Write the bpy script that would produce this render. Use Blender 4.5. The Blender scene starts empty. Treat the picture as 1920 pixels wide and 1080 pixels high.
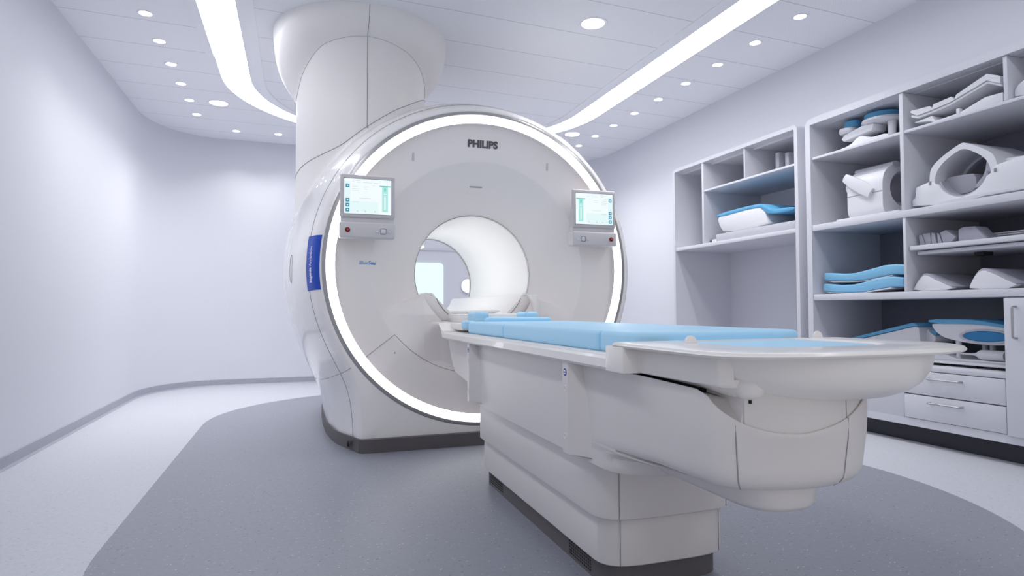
import bpy, bmesh, math, random
from mathutils import Vector, Matrix
SC = bpy.context.scene
col = SC.collection
PI = math.pi
random.seed(4)

# ------------------------------------------------------------------ camera, world, lights, exposure
EYE = Vector((0.0, 0.0, 0.8072))
def make_camera():
    yaw, pitch, roll = math.radians(19.048), math.radians(1.998), math.radians(0.194)
    cy, sy, cp, sp = math.cos(yaw), math.sin(yaw), math.cos(pitch), math.sin(pitch)
    f = Vector((sy * cp, cy * cp, sp)); r = Vector((cy, -sy, 0)); d = -(r.cross(f))
    r2 = r * math.cos(roll) + d * math.sin(roll); d2 = -r * math.sin(roll) + d * math.cos(roll)
    cd = bpy.data.cameras.new('camera'); cam = bpy.data.objects.new('camera', cd); col.objects.link(cam)
    m = Matrix((r2, -d2, -f)).transposed().to_4x4(); m.translation = EYE
    cam.matrix_world = m
    cd.sensor_width = 36.0; cd.lens = 36.0 * 1170.96 / 1920.0; cd.clip_start = 0.02
    SC.camera = cam
make_camera()
W = bpy.data.worlds.new('world'); SC.world = W; W.use_nodes = True
W.node_tree.nodes['Background'].inputs[0].default_value = (0.99, 0.97, 0.965, 1)
W.node_tree.nodes['Background'].inputs[1].default_value = 0.40
SC.view_settings.view_transform = 'Standard'; SC.view_settings.look = 'None'
SC.view_settings.exposure = 0.78; SC.view_settings.gamma = 1.0
SC.view_settings.use_curve_mapping = False
SC.cycles.use_denoising = True
SC.cycles.max_bounces = 10; SC.cycles.diffuse_bounces = 7; SC.cycles.glossy_bounces = 4
SC.cycles.sample_clamp_indirect = 6.0
STRIP_POWER = 4.3; RING_POWER = 3.0; SPOT_POWER = 6.0; BIG_SPOT_POWER = 6.0; BEAM_SMALL = 14.5; BEAM_BIG = 26.0

# ------------------------------------------------------------------ materials
def nodes(m): return m.node_tree.nodes, m.node_tree.links
def mat(name, rgb, rough=0.5, metal=0.0, coat=0.0, bump=0.0, bscale=200.0, mottle=0.0, spec=0.5):
    m = bpy.data.materials.new(name); m.use_nodes = True
    n, l = nodes(m); b = n['Principled BSDF']
    b.inputs['Base Color'].default_value = (*rgb, 1); b.inputs['Roughness'].default_value = rough
    b.inputs['Metallic'].default_value = metal; b.inputs['Coat Weight'].default_value = coat
    b.inputs['Coat Roughness'].default_value = 0.02; b.inputs['Specular IOR Level'].default_value = spec
    tc = n.new('ShaderNodeTexCoord'); nz = n.new('ShaderNodeTexNoise'); nz.inputs['Scale'].default_value = bscale
    nz.inputs['Detail'].default_value = 2.0
    l.new(tc.outputs['Object'], nz.inputs['Vector'])
    if mottle > 0:
        mx = n.new('ShaderNodeMixRGB'); mx.blend_type = 'MIX'
        mx.inputs[1].default_value = (*[c * (1 - mottle) for c in rgb], 1)
        mx.inputs[2].default_value = (*[min(1, c * (1 + mottle)) for c in rgb], 1)
        l.new(nz.outputs['Fac'], mx.inputs[0]); l.new(mx.outputs[0], b.inputs['Base Color'])
    if bump > 0:
        bp = n.new('ShaderNodeBump'); bp.inputs['Strength'].default_value = bump; bp.inputs['Distance'].default_value = 0.002
        l.new(nz.outputs['Fac'], bp.inputs['Height']); l.new(bp.outputs[0], b.inputs['Normal'])
    return m
def emit(name, rgb, power):
    m = bpy.data.materials.new(name); m.use_nodes = True
    n, l = nodes(m); b = n['Principled BSDF']
    b.inputs['Base Color'].default_value = (0.02, 0.02, 0.02, 1)
    b.inputs['Emission Color'].default_value = (*rgb, 1); b.inputs['Emission Strength'].default_value = power
    return m
def vinyl(name, rgb, fleck_dark, fleck_light):
    m = mat(name, rgb, 0.42, bump=0.05, bscale=300)
    n, l = nodes(m); b = n['Principled BSDF']
    tc = n.new('ShaderNodeTexCoord')
    nz = n.new('ShaderNodeTexNoise'); nz.inputs['Scale'].default_value = 55; nz.inputs['Detail'].default_value = 6; nz.inputs['Roughness'].default_value = 0.75
    l.new(tc.outputs['Object'], nz.inputs['Vector'])
    r1 = n.new('ShaderNodeValToRGB'); r1.color_ramp.elements[0].position = 0.3; r1.color_ramp.elements[1].position = 0.72
    r1.color_ramp.elements[0].color = (*[c * 0.91 for c in rgb], 1); r1.color_ramp.elements[1].color = (*[c * 1.08 for c in rgb], 1)
    l.new(nz.outputs['Fac'], r1.inputs[0])
    prev = r1.outputs[0]
    for sc, off, cc, thr in ((60, 0, fleck_light, 0.19), (47, 7.3, fleck_dark, 0.20)):
        mp = n.new('ShaderNodeMapping'); mp.inputs['Location'].default_value = (off, off, 0); mp.inputs['Rotation'].default_value = (0, 0, 0.6 + off)
        mp.inputs['Scale'].default_value = (1, 2.2, 1)
        l.new(tc.outputs['Object'], mp.inputs[0])
        v = n.new('ShaderNodeTexVoronoi'); v.inputs['Scale'].default_value = sc; l.new(mp.outputs[0], v.inputs['Vector'])
        lt = n.new('ShaderNodeMath'); lt.operation = 'LESS_THAN'; lt.inputs[1].default_value = thr
        l.new(v.outputs['Distance'], lt.inputs[0])
        wn = n.new('ShaderNodeSeparateColor'); l.new(v.outputs['Color'], wn.inputs[0])
        gt = n.new('ShaderNodeMath'); gt.operation = 'GREATER_THAN'; gt.inputs[1].default_value = 0.87; l.new(wn.outputs[0], gt.inputs[0])
        mu = n.new('ShaderNodeMath'); mu.operation = 'MULTIPLY'; l.new(lt.outputs[0], mu.inputs[0]); l.new(gt.outputs[0], mu.inputs[1])
        mu2 = n.new('ShaderNodeMath'); mu2.operation = 'MULTIPLY'; mu2.inputs[1].default_value = 0.75; l.new(mu.outputs[0], mu2.inputs[0])
        mx = n.new('ShaderNodeMixRGB'); mx.inputs[2].default_value = (*cc, 1)
        l.new(mu2.outputs[0], mx.inputs[0]); l.new(prev, mx.inputs[1]); prev = mx.outputs[0]
    l.new(prev, b.inputs['Base Color'])
    return m
def perforated(name, rgb):
    # ceiling cassettes: fine perforation dots, joints every 0.43 m
    m = mat(name, rgb, 0.75)
    n, l = nodes(m); b = n['Principled BSDF']
    tc = n.new('ShaderNodeTexCoord'); sx = n.new('ShaderNodeSeparateXYZ'); l.new(tc.outputs['Object'], sx.inputs[0])
    def math_(op, a, bb=None, cval=None):
        k = n.new('ShaderNodeMath'); k.operation = op
        l.new(a, k.inputs[0])
        if bb is not None: l.new(bb, k.inputs[1])
        if cval is not None: k.inputs[1].default_value = cval
        return k.outputs[0]
    s1 = math_('SINE', math_('MULTIPLY', sx.outputs[0], cval=2 * PI / 0.011))
    s2 = math_('SINE', math_('MULTIPLY', sx.outputs[1], cval=2 * PI / 0.011))
    dot = math_('GREATER_THAN', math_('MULTIPLY', s1, s2), cval=0.35)
    sy_ = math_('ADD', sx.outputs[1], math_('MULTIPLY', sx.outputs[0], cval=-0.055))
    md = math_('MODULO', math_('ADD', sy_, cval=10.0 - 3.37 + 0.43 * 3), cval=0.43)
    jo = math_('LESS_THAN', md, cval=0.006)
    mx = n.new('ShaderNodeMixRGB'); mx.inputs[1].default_value = (*rgb, 1); mx.inputs[2].default_value = (*[c * 0.80 for c in rgb], 1)
    l.new(dot, mx.inputs[0])
    mx2 = n.new('ShaderNodeMixRGB'); mx2.inputs[2].default_value = (*[c * 0.62 for c in rgb], 1)
    l.new(jo, mx2.inputs[0]); l.new(mx.outputs[0], mx2.inputs[1]); l.new(mx2.outputs[0], b.inputs['Base Color'])
    return m

M_WALL = mat('wall paint', (0.68, 0.69, 0.745), 0.6, bump=0.03, bscale=400)
M_CEIL = perforated('perforated ceiling', (0.90, 0.905, 0.945))
M_BAND = mat('ceiling band', (0.86, 0.865, 0.90), 0.6)
M_FLOOR = vinyl('light vinyl floor', (0.56, 0.57, 0.62), (0.25, 0.26, 0.30), (0.80, 0.81, 0.86))
M_INLAY = vinyl('dark vinyl floor', (0.265, 0.277, 0.325), (0.05, 0.05, 0.07), (0.75, 0.76, 0.82))
M_BASEB = vinyl('vinyl skirting', (0.36, 0.37, 0.43), (0.2, 0.2, 0.24), (0.5, 0.5, 0.56))
M_COVER = mat('gloss white cover', (0.94, 0.915, 0.90), 0.25, coat=1.0)
M_COL = mat('satin column cover', (0.88, 0.855, 0.835), 0.42, coat=0.12)
M_FACE = mat('satin white cover', (0.945, 0.90, 0.88), 0.45)
M_BORE = mat('bore liner', (0.90, 0.90, 0.90), 0.35)
M_TABLE = mat('table plastic', (0.72, 0.69, 0.68), 0.4, bump=0.04, bscale=500)
M_TRAY = mat('tray plastic', (0.89, 0.86, 0.83), 0.28, coat=0.2)
M_SEAM = mat('seam shadow gap', (0.30, 0.29, 0.30), 0.8)
M_TRIM = mat('grey trim', (0.46, 0.45, 0.45), 0.3, metal=0.6)
M_PLINTH = mat('dark plinth', (0.115, 0.105, 0.11), 0.5)
M_BLACK = mat('black gap', (0.012, 0.012, 0.014), 0.7)
M_MATT = mat('light blue vinyl', (0.44, 0.76, 0.985), 0.45, bump=0.05, bscale=60)
M_CUSHSHADE = mat('shaded cushion vinyl', (0.20, 0.47, 0.70), 0.45, bump=0.05, bscale=60)  # mattress blue made darker, the shade on the shelves is in the colour
M_BLUE = mat('mid blue foam', (0.10, 0.36, 0.60), 0.55, bump=0.1, bscale=300)
M_CAB = mat('white laminate', (0.63, 0.635, 0.69), 0.45)
M_NICHESHADE = mat('niche shade laminate', (0.20, 0.205, 0.25), 0.5)  # white laminate with the shade of the niches darkened into its colour
M_CABIN2 = mat('open cabinet back laminate', (0.60, 0.61, 0.67), 0.5)
M_KICK = mat('dark kick board', (0.02, 0.021, 0.035), 0.5)
M_STEEL = mat('brushed steel', (0.45, 0.45, 0.48), 0.3, metal=1.0)
M_COIL = mat('coil plastic', (0.70, 0.70, 0.745), 0.38)
M_COILG = mat('grey coil plastic', (0.50, 0.50, 0.56), 0.5)
M_GREY = mat('grey foam', (0.36, 0.36, 0.42), 0.7, bump=0.15, bscale=250)
M_LOGO = mat('logo grey', (0.10, 0.10, 0.11), 0.5)
M_BANNER = mat('blue banner', (0.008, 0.07, 0.50), 0.4)
M_WHITEINK = mat('white ink', (0.85, 0.88, 0.95), 0.5)
M_BLUEINK = mat('blue ink', (0.09, 0.30, 0.62), 0.5)
M_STICK = mat('sticker blue', (0.02, 0.03, 0.30), 0.5)
M_RED = mat('red button', (0.14, 0.003, 0.006), 0.3)
M_REDIN = mat('red button centre', (0.55, 0.05, 0.05), 0.3)
M_MON = mat('monitor casing', (0.62, 0.60, 0.615), 0.4)
M_PANELG = mat('control panel plastic', (0.66, 0.64, 0.655), 0.4)
E_STRIP = emit('strip light diffuser', (0.93, 0.96, 1.0), STRIP_POWER)
E_RING = emit('ring light', (1.0, 1.0, 1.0), RING_POWER)
E_SPOT = emit('spot diffuser', (1.0, 0.99, 0.97), SPOT_POWER)
E_BIG = emit('large spot diffuser', (1.0, 0.99, 0.97), BIG_SPOT_POWER)
E_SCR = emit('screen white', (0.90, 0.985, 1.0), 0.56)
E_SCR2 = emit('screen pale', (0.80, 0.97, 0.98), 0.55)
E_TEAL = emit('screen teal', (0.01, 0.17, 0.26), 0.9)
E_AQUA = emit('screen aqua', (0.42, 0.88, 0.82), 0.52)
E_AQUA2 = emit('screen aqua dark', (0.20, 0.66, 0.60), 0.5)
E_INK = emit('screen grey', (0.45, 0.55, 0.56), 0.5)
E_WIN = emit('wall screen glow', (0.80, 0.98, 1.0), 0.60)

# ------------------------------------------------------------------ builders
def wloc(p):
    v = Vector((0, 0, 0))
    while p: v += p.location; p = p.parent
    return v
def thing(name, label, cat, loc=(0, 0, 0), group=None):
    o = bpy.data.objects.new(name, None); col.objects.link(o); o.empty_display_size = 0.05
    o.location = loc; o['label'] = label; o['category'] = cat
    if group: o['group'] = group
    return o
def tag(o, label, cat, group=None):
    o['label'] = label; o['category'] = cat
    if group: o['group'] = group
    return o
def mesh(name, V, F, m, parent=None, angle=40, label=None, mi=None, kind=None):
    me = bpy.data.meshes.new(name); off = wloc(parent) if parent else Vector((0, 0, 0))
    me.from_pydata([tuple(Vector(v) - off) for v in V], [], F)
    ms = m if isinstance(m, (list, tuple)) else [m]
    for x in ms: me.materials.append(x)
    if mi: me.polygons.foreach_set('material_index', mi)
    bm = bmesh.new(); bm.from_mesh(me); bmesh.ops.remove_doubles(bm, verts=bm.verts, dist=1e-6)
    bmesh.ops.recalc_face_normals(bm, faces=bm.faces); bm.to_mesh(me); bm.free()
    me.polygons.foreach_set('use_smooth', [True] * len(me.polygons))
    if angle is not None: me.set_sharp_from_angle(angle=math.radians(angle))
    o = bpy.data.objects.new(name, me); col.objects.link(o)
    if parent: o.parent = parent
    if label: o['label'] = label
    if kind: o['kind'] = kind
    return o
def from_bm(name, bm, m, parent=None, angle=40, label=None, kind=None):
    V = [v.co.copy() for v in bm.verts]; bm.verts.index_update()
    F = [[v.index for v in f.verts] for f in bm.faces]; bm.free()
    return mesh(name, V, F, m, parent, angle, label, None, kind)
def add_box(bm, x, y, z, r=0.0, seg=2):
    ret = bmesh.ops.create_cube(bm, size=1.0)
    vs = ret['verts']
    for v in vs:
        v.co = Vector(((x[0] + x[1]) / 2 + v.co.x * (x[1] - x[0]), (y[0] + y[1]) / 2 + v.co.y * (y[1] - y[0]), (z[0] + z[1]) / 2 + v.co.z * (z[1] - z[0])))
    if r > 0:
        es = list({e for v in vs for e in v.link_edges})
        bmesh.ops.bevel(bm, geom=es, offset=r, segments=seg, profile=0.5, affect='EDGES')
def box(name, x, y, z, m, parent=None, r=0.0, seg=2, label=None, kind=None):
    bm = bmesh.new(); add_box(bm, x, y, z, r, seg)
    return from_bm(name, bm, m, parent, 40, label, kind)
def boxes(name, bs, m, parent=None, r=0.0, label=None, kind=None):
    bm = bmesh.new()
    for b in bs: add_box(bm, *b, r)
    return from_bm(name, bm, m, parent, 40, label, kind)
def loft(rings, closed=True, cap0=False, cap1=False):
    V, F = [], []; n = len(rings[0])
    for r in rings: V += list(r)
    for i in range(len(rings) - 1):
        for j in range(n if closed else n - 1):
            a, b = i * n + j, i * n + (j + 1) % n
            F.append((a, b, b + n, a + n))
    if cap0: F.append(tuple(range(n)))
    if cap1: F.append(tuple(range((len(rings) - 1) * n, len(rings) * n)))
    return V, F
def lofted(name, rings, m, parent=None, closed=True, cap0=True, cap1=True, angle=40, label=None):
    V, F = loft(rings, closed, cap0, cap1)
    return mesh(name, V, F, m, parent, angle, label)
def extr(name, poly, axis, a, b, m, parent=None, r=0.0, seg=2, angle=40, label=None):
    def p3(u, v, w): return {'X': (w, u, v), 'Y': (u, w, v), 'Z': (u, v, w)}[axis]
    bm = bmesh.new()
    v0 = [bm.verts.new(p3(u, v, a)) for u, v in poly]; v1 = [bm.verts.new(p3(u, v, b)) for u, v in poly]
    n = len(poly)
    bm.faces.new(v0); bm.faces.new(v1)
    for i in range(n): bm.faces.new((v0[i], v0[(i + 1) % n], v1[(i + 1) % n], v1[i]))
    bmesh.ops.recalc_face_normals(bm, faces=bm.faces)
    if r > 0:
        es = [e for e in bm.edges if len(e.link_faces) == 2 and e.calc_face_angle(0) > 0.6]
        bmesh.ops.bevel(bm, geom=es, offset=r, segments=seg, profile=0.5, affect='EDGES', clamp_overlap=True)
    return from_bm(name, bm, m, parent, angle, label)
def tube_geo(pts, r, closed=False, n=8):
    pts = [Vector(p) for p in pts]; rings = []
    up = Vector((0, 0, 1)); k = len(pts)
    prev = None
    for i in range(k):
        a = pts[(i - 1) % k] if (closed or i > 0) else pts[0]; b = pts[(i + 1) % k] if (closed or i < k - 1) else pts[-1]
        t = (b - a).normalized()
        if prev is None:
            u = t.cross(up)
            if u.length < 0.1: u = t.cross(Vector((1, 0, 0)))
        else: u = prev - t * prev.dot(t)
        u.normalize(); prev = u; w = t.cross(u)
        rr = r[i] if isinstance(r, (list, tuple)) else r
        rings.append([pts[i] + u * (rr * math.cos(2 * PI * q / n)) + w * (rr * math.sin(2 * PI * q / n)) for q in range(n)])
    if closed: rings.append(rings[0])
    return rings
def tube(name, pts, r, m, parent=None, closed=False, n=8, label=None):
    return lofted(name, tube_geo(pts, r, closed, n), m, parent, True, not closed, not closed, 50, label)
def multi_tube(name, paths, r, m, parent=None, n=6):
    V, F = [], []
    for p in paths:
        v, f = loft(tube_geo(p, r, False, n), True, True, True); k = len(V); V += v; F += [tuple(i + k for i in q) for q in f]
    return mesh(name, V, F, m, parent)
def lathe(name, prof, c, axis, m, parent=None, n=48, a0=0.0, a1=2 * PI, cap0=False, cap1=False, angle=40, label=None):
    rings = []; full = abs(a1 - a0 - 2 * PI) < 1e-6; k = n if full else n + 1
    for r, h in prof:
        ring = []
        for j in range(k):
            t = a0 + (a1 - a0) * j / n; u, v = r * math.cos(t), r * math.sin(t)
            ring.append({'X': (c[0] + h, c[1] + u, c[2] + v), 'Y': (c[0] + u, c[1] + h, c[2] + v), 'Z': (c[0] + u, c[1] + v, c[2] + h)}[axis])
        rings.append(ring)
    return lofted(name, rings, m, parent, full, cap0, cap1, angle, label)
def smooth_poly(pts, it=2, closed=True):
    for _ in range(it):
        q = []; n = len(pts)
        for i in range(n if closed else n - 1):
            a, b = pts[i], pts[(i + 1) % n]
            q.append(tuple(x * .75 + y * .25 for x, y in zip(a, b))); q.append(tuple(x * .25 + y * .75 for x, y in zip(a, b)))
        if not closed: q = [pts[0]] + q + [pts[-1]]
        pts = q
    return pts
def interp(x, xs, ys):
    if x <= xs[0]: return ys[0]
    if x >= xs[-1]: return ys[-1]
    for i in range(len(xs) - 1):
        if x <= xs[i + 1]:
            t = (x - xs[i]) / (xs[i + 1] - xs[i]); return ys[i] + (ys[i + 1] - ys[i]) * t
def ispline(x, xs, ys):
    if x <= xs[0]: return ys[0]
    if x >= xs[-1]: return ys[-1]
    n = len(xs); d = [(ys[i + 1] - ys[i]) / (xs[i + 1] - xs[i]) for i in range(n - 1)]
    m = [d[0]] + [0 if d[i - 1] * d[i] <= 0 else 2 * d[i - 1] * d[i] / (d[i - 1] + d[i]) for i in range(1, n - 1)] + [d[-1]]
    for i in range(n - 1):
        if x <= xs[i + 1]:
            h = xs[i + 1] - xs[i]; t = (x - xs[i]) / h
            return ((1 + 2 * t) * (1 - t) ** 2 * ys[i] + t * (1 - t) ** 2 * h * m[i] + t * t * (3 - 2 * t) * ys[i + 1] + t * t * (t - 1) * h * m[i + 1])
def sgnp(v, e): return math.copysign(abs(v) ** e, v)
def text_mesh(s, size, bold=0.0, shear=0.0, extr_=0.0):
    cu = bpy.data.curves.new('lettering', 'FONT'); cu.body = s; cu.size = size; cu.offset = bold; cu.shear = shear
    cu.align_x = 'CENTER'; cu.align_y = 'CENTER'; cu.resolution_u = 3; cu.extrude = extr_
    o = bpy.data.objects.new('lettering', cu); col.objects.link(o)
    dg = bpy.context.evaluated_depsgraph_get(); dg.update()
    me = bpy.data.meshes.new_from_object(o.evaluated_get(dg))
    V = [v.co.copy() for v in me.vertices]; F = [tuple(p.vertices) for p in me.polygons]
    bpy.data.objects.remove(o); bpy.data.meshes.remove(me); bpy.data.curves.remove(cu)
    return V, F

def rrect(x0, x1, y0, y1, r, k=5):
    P = []
    for cx_, cy_, a0 in ((x1 - r, y1 - r, 0), (x0 + r, y1 - r, PI / 2), (x0 + r, y0 + r, PI), (x1 - r, y0 + r, 1.5 * PI)):
        for i in range(k + 1): a = a0 + PI / 2 * i / k; P.append((cx_ + r * math.cos(a), cy_ + r * math.sin(a)))
    # densify the straight runs
    Q = []
    for i in range(len(P)):
        a, b = P[i], P[(i + 1) % len(P)]; Q.append(a); L_ = math.hypot(b[0] - a[0], b[1] - a[1])
        for s in range(1, int(L_ / 0.08) + 1): f_ = s / (int(L_ / 0.08) + 1); Q.append((a[0] + (b[0] - a[0]) * f_, a[1] + (b[1] - a[1]) * f_))
    return Q
# ------------------------------------------------------------------ room shell
XL, XR, ZC, Y0 = -1.41, 3.565, 2.677, -1.6
XM = (XL + XR) / 2
def structure(o): o['kind'] = 'structure'; return o
def corner(xc, yc, a, b, t0, t1, n, e=2.2):
    return [(xc + a * sgnp(math.cos(t), 2 / e), yc + b * sgnp(math.sin(t), 2 / e)) for t in [t0 + (t1 - t0) * i / n for i in range(n + 1)]]
left_line = [(XL, Y0 + (6.5 - Y0) * i / 20) for i in range(21)] + corner(-0.70, 6.5, 0.71, 0.90, PI, PI / 2, 24)[1:]
right_corner = corner(XR - 0.71, 6.5, 0.71, 0.90, PI / 2, 0, 24)
def wall_strip(name, line, z0, z1, m, thick_in=0.0):
    rings = [[(x, y, z0) for x, y in line], [(x, y, z1) for x, y in line]]
    return structure(lofted(name, rings, m, None, False, False, False, 60))
wall_strip('wall_left', left_line, 0, ZC, M_WALL)
wall_strip('wall_back', [(-0.70, 7.4), (0.5, 7.4), (2.0, 7.4)] + right_corner, 0, ZC, M_WALL)
def quads(name, rects, m):
    V, F = [], []
    for r in rects:
        k = len(V); V += r; F.append((k, k + 1, k + 2, k + 3))
    return structure(mesh(name, V, F, m, None, 40))
def wr(y0, y1, z0, z1): return [(XR, y0, z0), (XR, y1, z0), (XR, y1, z1), (XR, y0, z1)]
quads('wall_right', [wr(Y0, 1.2, 0, 2.12), wr(3.53, 3.63, 0, 2.12), wr(5.20, 6.5, 0, 2.12), wr(Y0, 6.5, 2.12, ZC)], M_WALL)
# skirting: a thin upstand with a rounded top along the left and back wall
def skirting(name, line, sx):
    rings = []
    for i, (x, y) in enumerate(line):
        a = Vector(line[max(0, i - 1)]); b = Vector(line[min(len(line) - 1, i + 1)]); t = (b - a).normalized(); nrm = Vector((t.y, -t.x))
        rings.append([(x + nrm.x * d, y + nrm.y * d, z) for d, z in ((0.0, 0.0), (0.022, 0.0), (0.010, 0.012), (0.007, 0.066), (0.0, 0.068))])
    return structure(lofted(name, rings, M_BASEB, None, True, True, True, 40))
skirting('baseboard_left', left_line, 1)
skirting('baseboard_back', [(-0.70, 7.4), (0.5, 7.4), (2.0, 7.4)] + right_corner + [(XR, 5.2)], 1)

# floor: light vinyl with a darker inlay, one sheet
def inlay_pts():
    P = []
    for i in range(61):
        t = PI - PI * i / 60; P.append((XM + 1.70 * sgnp(math.cos(t), 1), 4.9 + 1.55 * sgnp(math.sin(t), 0.95)))
    for i in range(61):
        t = -PI * i / 60; P.append((XM + 1.70 * math.cos(t), 2.45 + 1.62 * math.sin(t)))
    return P
IN = inlay_pts(); ctr = (XM, 3.2)
def polar(p): return math.atan2(p[1] - ctr[1], p[0] - ctr[0])
INp = sorted([(polar(p), p) for p in IN])
RX0, RX1, RY0, RY1 = XL - 0.02, 4.2, Y0, 7.45
angs = sorted([i * 2 * PI / 180 - PI for i in range(180)] + [polar(c) for c in ((RX0, RY0), (RX1, RY0), (RX1, RY1), (RX0, RY1))])
def in_at(a):
    L = [(INp[-1][0] - 2 * PI, INp[-1][1])] + INp + [(INp[0][0] + 2 * PI, INp[0][1])]
    for i in range(len(L) - 1):
        if L[i][0] <= a <= L[i + 1][0]:
            t = (a - L[i][0]) / max(1e-9, L[i + 1][0] - L[i][0]); return tuple(u + (v - u) * t for u, v in zip(L[i][1], L[i + 1][1]))
def rect_at(a):
    dx, dy = math.cos(a), math.sin(a); ts = []
    if dx > 1e-9: ts.append((RX1 - ctr[0]) / dx)
    if dx < -1e-9: ts.append((RX0 - ctr[0]) / dx)
    if dy > 1e-9: ts.append((RY1 - ctr[1]) / dy)
    if dy < -1e-9: ts.append((RY0 - ctr[1]) / dy)
    t = min(ts); return (ctr[0] + dx * t, ctr[1] + dy * t)
V = [(*in_at(a), 0) for a in angs] + [(*rect_at(a), 0) for a in angs]; n = len(angs)
F = [(j, (j + 1) % n, n + (j + 1) % n, n + j) for j in range(n)] + [tuple(range(n))]
structure(mesh('floor', V, F, [M_FLOOR, M_INLAY], None, 40, None, [0] * n + [1]))

# ceiling with a U-shaped light slot
def ucurve(a, b, ys, xc=1.083, na=40, y0=Y0):
    return [(xc - a, y0 + (ys - y0) * i / 10) for i in range(11)] + \
           [(xc + a * math.cos(PI - PI * i / na), ys + b * math.sin(PI - PI * i / na)) for i in range(1, na)] + \
           [(xc + a, ys + (y0 - ys) * i / 10) for i in range(11)]
def room_curve(na=40):
    L = [(XL - .08, Y0 + (6.5 - Y0) * i / 10) for i in range(11)]
    for i in range(1, na):
        t = PI - PI * i / na
        L.append((XM + (XM - XL + 0.08) * sgnp(math.cos(t), 0.42), 6.5 + 0.99 * sgnp(math.sin(t), 0.42)))
    return L + [(XR + .08, 6.5 + (Y0 - 6.5) * i / 10) for i in range(11)]
U_out, U_in, U_band = ucurve(1.665, 1.50, 5.4), ucurve(1.450, 1.40, 5.4), ucurve(1.345, 1.35, 5.4)
def at(c, z): return [(x, y, z) for x, y in c]
structure(lofted('ceiling', [at(room_curve(), ZC), at(U_out, ZC), at(U_out, ZC + 0.03)], M_CEIL, None, False, False, False, 40))
Vc = at(U_band, ZC); structure(mesh('ceiling_centre', Vc, [tuple(range(len(Vc)))], M_CEIL)).name = 'ceiling'
structure(lofted('trim_1', [at(U_in, ZC + 0.03), at(U_in, ZC + 0.004), at(U_band, ZC - 0.006), at(U_band, ZC)], M_BAND, None, False, False, False, 40))
strip = lofted('ceiling_strip_light', [at(U_out, ZC + 0.025), at(U_in, ZC + 0.025)], E_STRIP, None, False, False, False, 40)
tag(strip, 'wide glowing U-shaped light strip sunk into the ceiling around the scanner', 'ceiling light')
tr = [(x, y) for x, y in U_out if x < 0 and y < 5.1]
Lx = U_out[0][0]
structure(box('trim_2', (Lx - 0.055, Lx - 0.004), (Y0, 4.98), (ZC - 0.008, ZC), M_BAND))

def downlight(x, y, r, m, label, group, big=False):
    t = thing('recessed_downlight', label, 'ceiling light', (x, y, ZC), group)
    lathe('trim_ring', [(r, 0.003), (r * 1.02, -0.003), (r * 1.25, -0.004), (r * 1.32, 0.0)], (x, y, ZC), 'Z', M_BAND, t, 32)
    lathe('lamp', [(0.001, -0.0015), (r * 1.01, -0.0015)], (x, y, ZC), 'Z', m, t, 32, label='glowing white lamp')
    L = bpy.data.lights.new('downlight_beam', 'SPOT'); L.energy = BEAM_BIG if big else BEAM_SMALL; L.spot_size = math.radians(112); L.spot_blend = 1.0
    L.shadow_soft_size = 0.04; L.color = (1.0, 0.985, 0.97)
    lo = bpy.data.objects.new('downlight_beam', L); col.objects.link(lo); lo.parent = t; lo.location = (0, 0, -0.01)
    if big:
        lathe('reflector_louvre', [(r * 0.58, -0.002), (r * 0.62, -0.004), (r * 0.66, -0.002)], (x, y, ZC), 'Z', M_COIL, t, 24)
ordn = ['first', 'second', 'third', 'fourth', 'fifth', 'sixth', 'seventh', 'eighth', 'ninth', 'tenth']
for i in range(6):
    downlight(-0.912, 4.40 + 0.4275 * i, 0.036, E_SPOT, '%s small round downlight from the top of the photo in the straight left ceiling row' % ordn[i], 'small downlights along the left wall')
downlight(-0.606, 7.02, 0.036, E_SPOT, 'small round downlight near the back left corner, left of the pair by the back wall', 'small downlights along the back wall')
downlight(-0.195, 7.01, 0.036, E_SPOT, 'small round downlight by the back wall just left of the white ceiling column', 'small downlights along the back wall')
for i in range(9):
    downlight(3.033, 3.116 + 0.4143 * i, 0.036, E_SPOT, '%s small round downlight from the top of the photo in the right ceiling row' % ordn[i], 'small downlights along the right wall')
downlight(-0.677, 6.12, 0.075, E_BIG, 'large round downlight on the left beside the curve of the light strip', 'large downlights', True)
downlight(1.819, 3.627, 0.075, E_BIG, 'large round downlight in the centre ceiling right of the white column', 'large downlights', True)
downlight(2.768, 6.03, 0.075, E_BIG, 'large round downlight at the far right end of the light strip', 'large downlights', True)

# back wall: lit screen and round lamp seen through the bore
t = thing('wall_screen', 'glowing pale cyan screen on the back wall seen through the scanner bore', 'screen', (1.2, 7.37, 0.85))
extr('display', [(x, z) for x, z in rrect(0.64, 1.672, 0.82, 1.372, 0.045, 6)], 'Y', 7.372, 7.398, E_WIN, t, 0.003)
structure(box('trim_3', (0.2, 2.6), (7.385, 7.4), (1.525, 1.555), M_CAB))
t = thing('wall_lamp', 'round white lamp on the back wall seen at the right edge inside the bore', 'lamp', (1.98, 7.38, 1.10))
lathe('lamp_base', [(0.001, 0.02), (0.085, 0.02), (0.085, 0.0)], (1.98, 7.378, 1.10), 'Y', M_COIL, t, 32)
lathe('lamp_diffuser', [(0.001, -0.03), (0.04, -0.027), (0.07, -0.012), (0.078, 0.002)], (1.98, 7.378, 1.10), 'Y', emit('lamp glow', (1, 1, 1), 1.3), t, 32)

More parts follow.
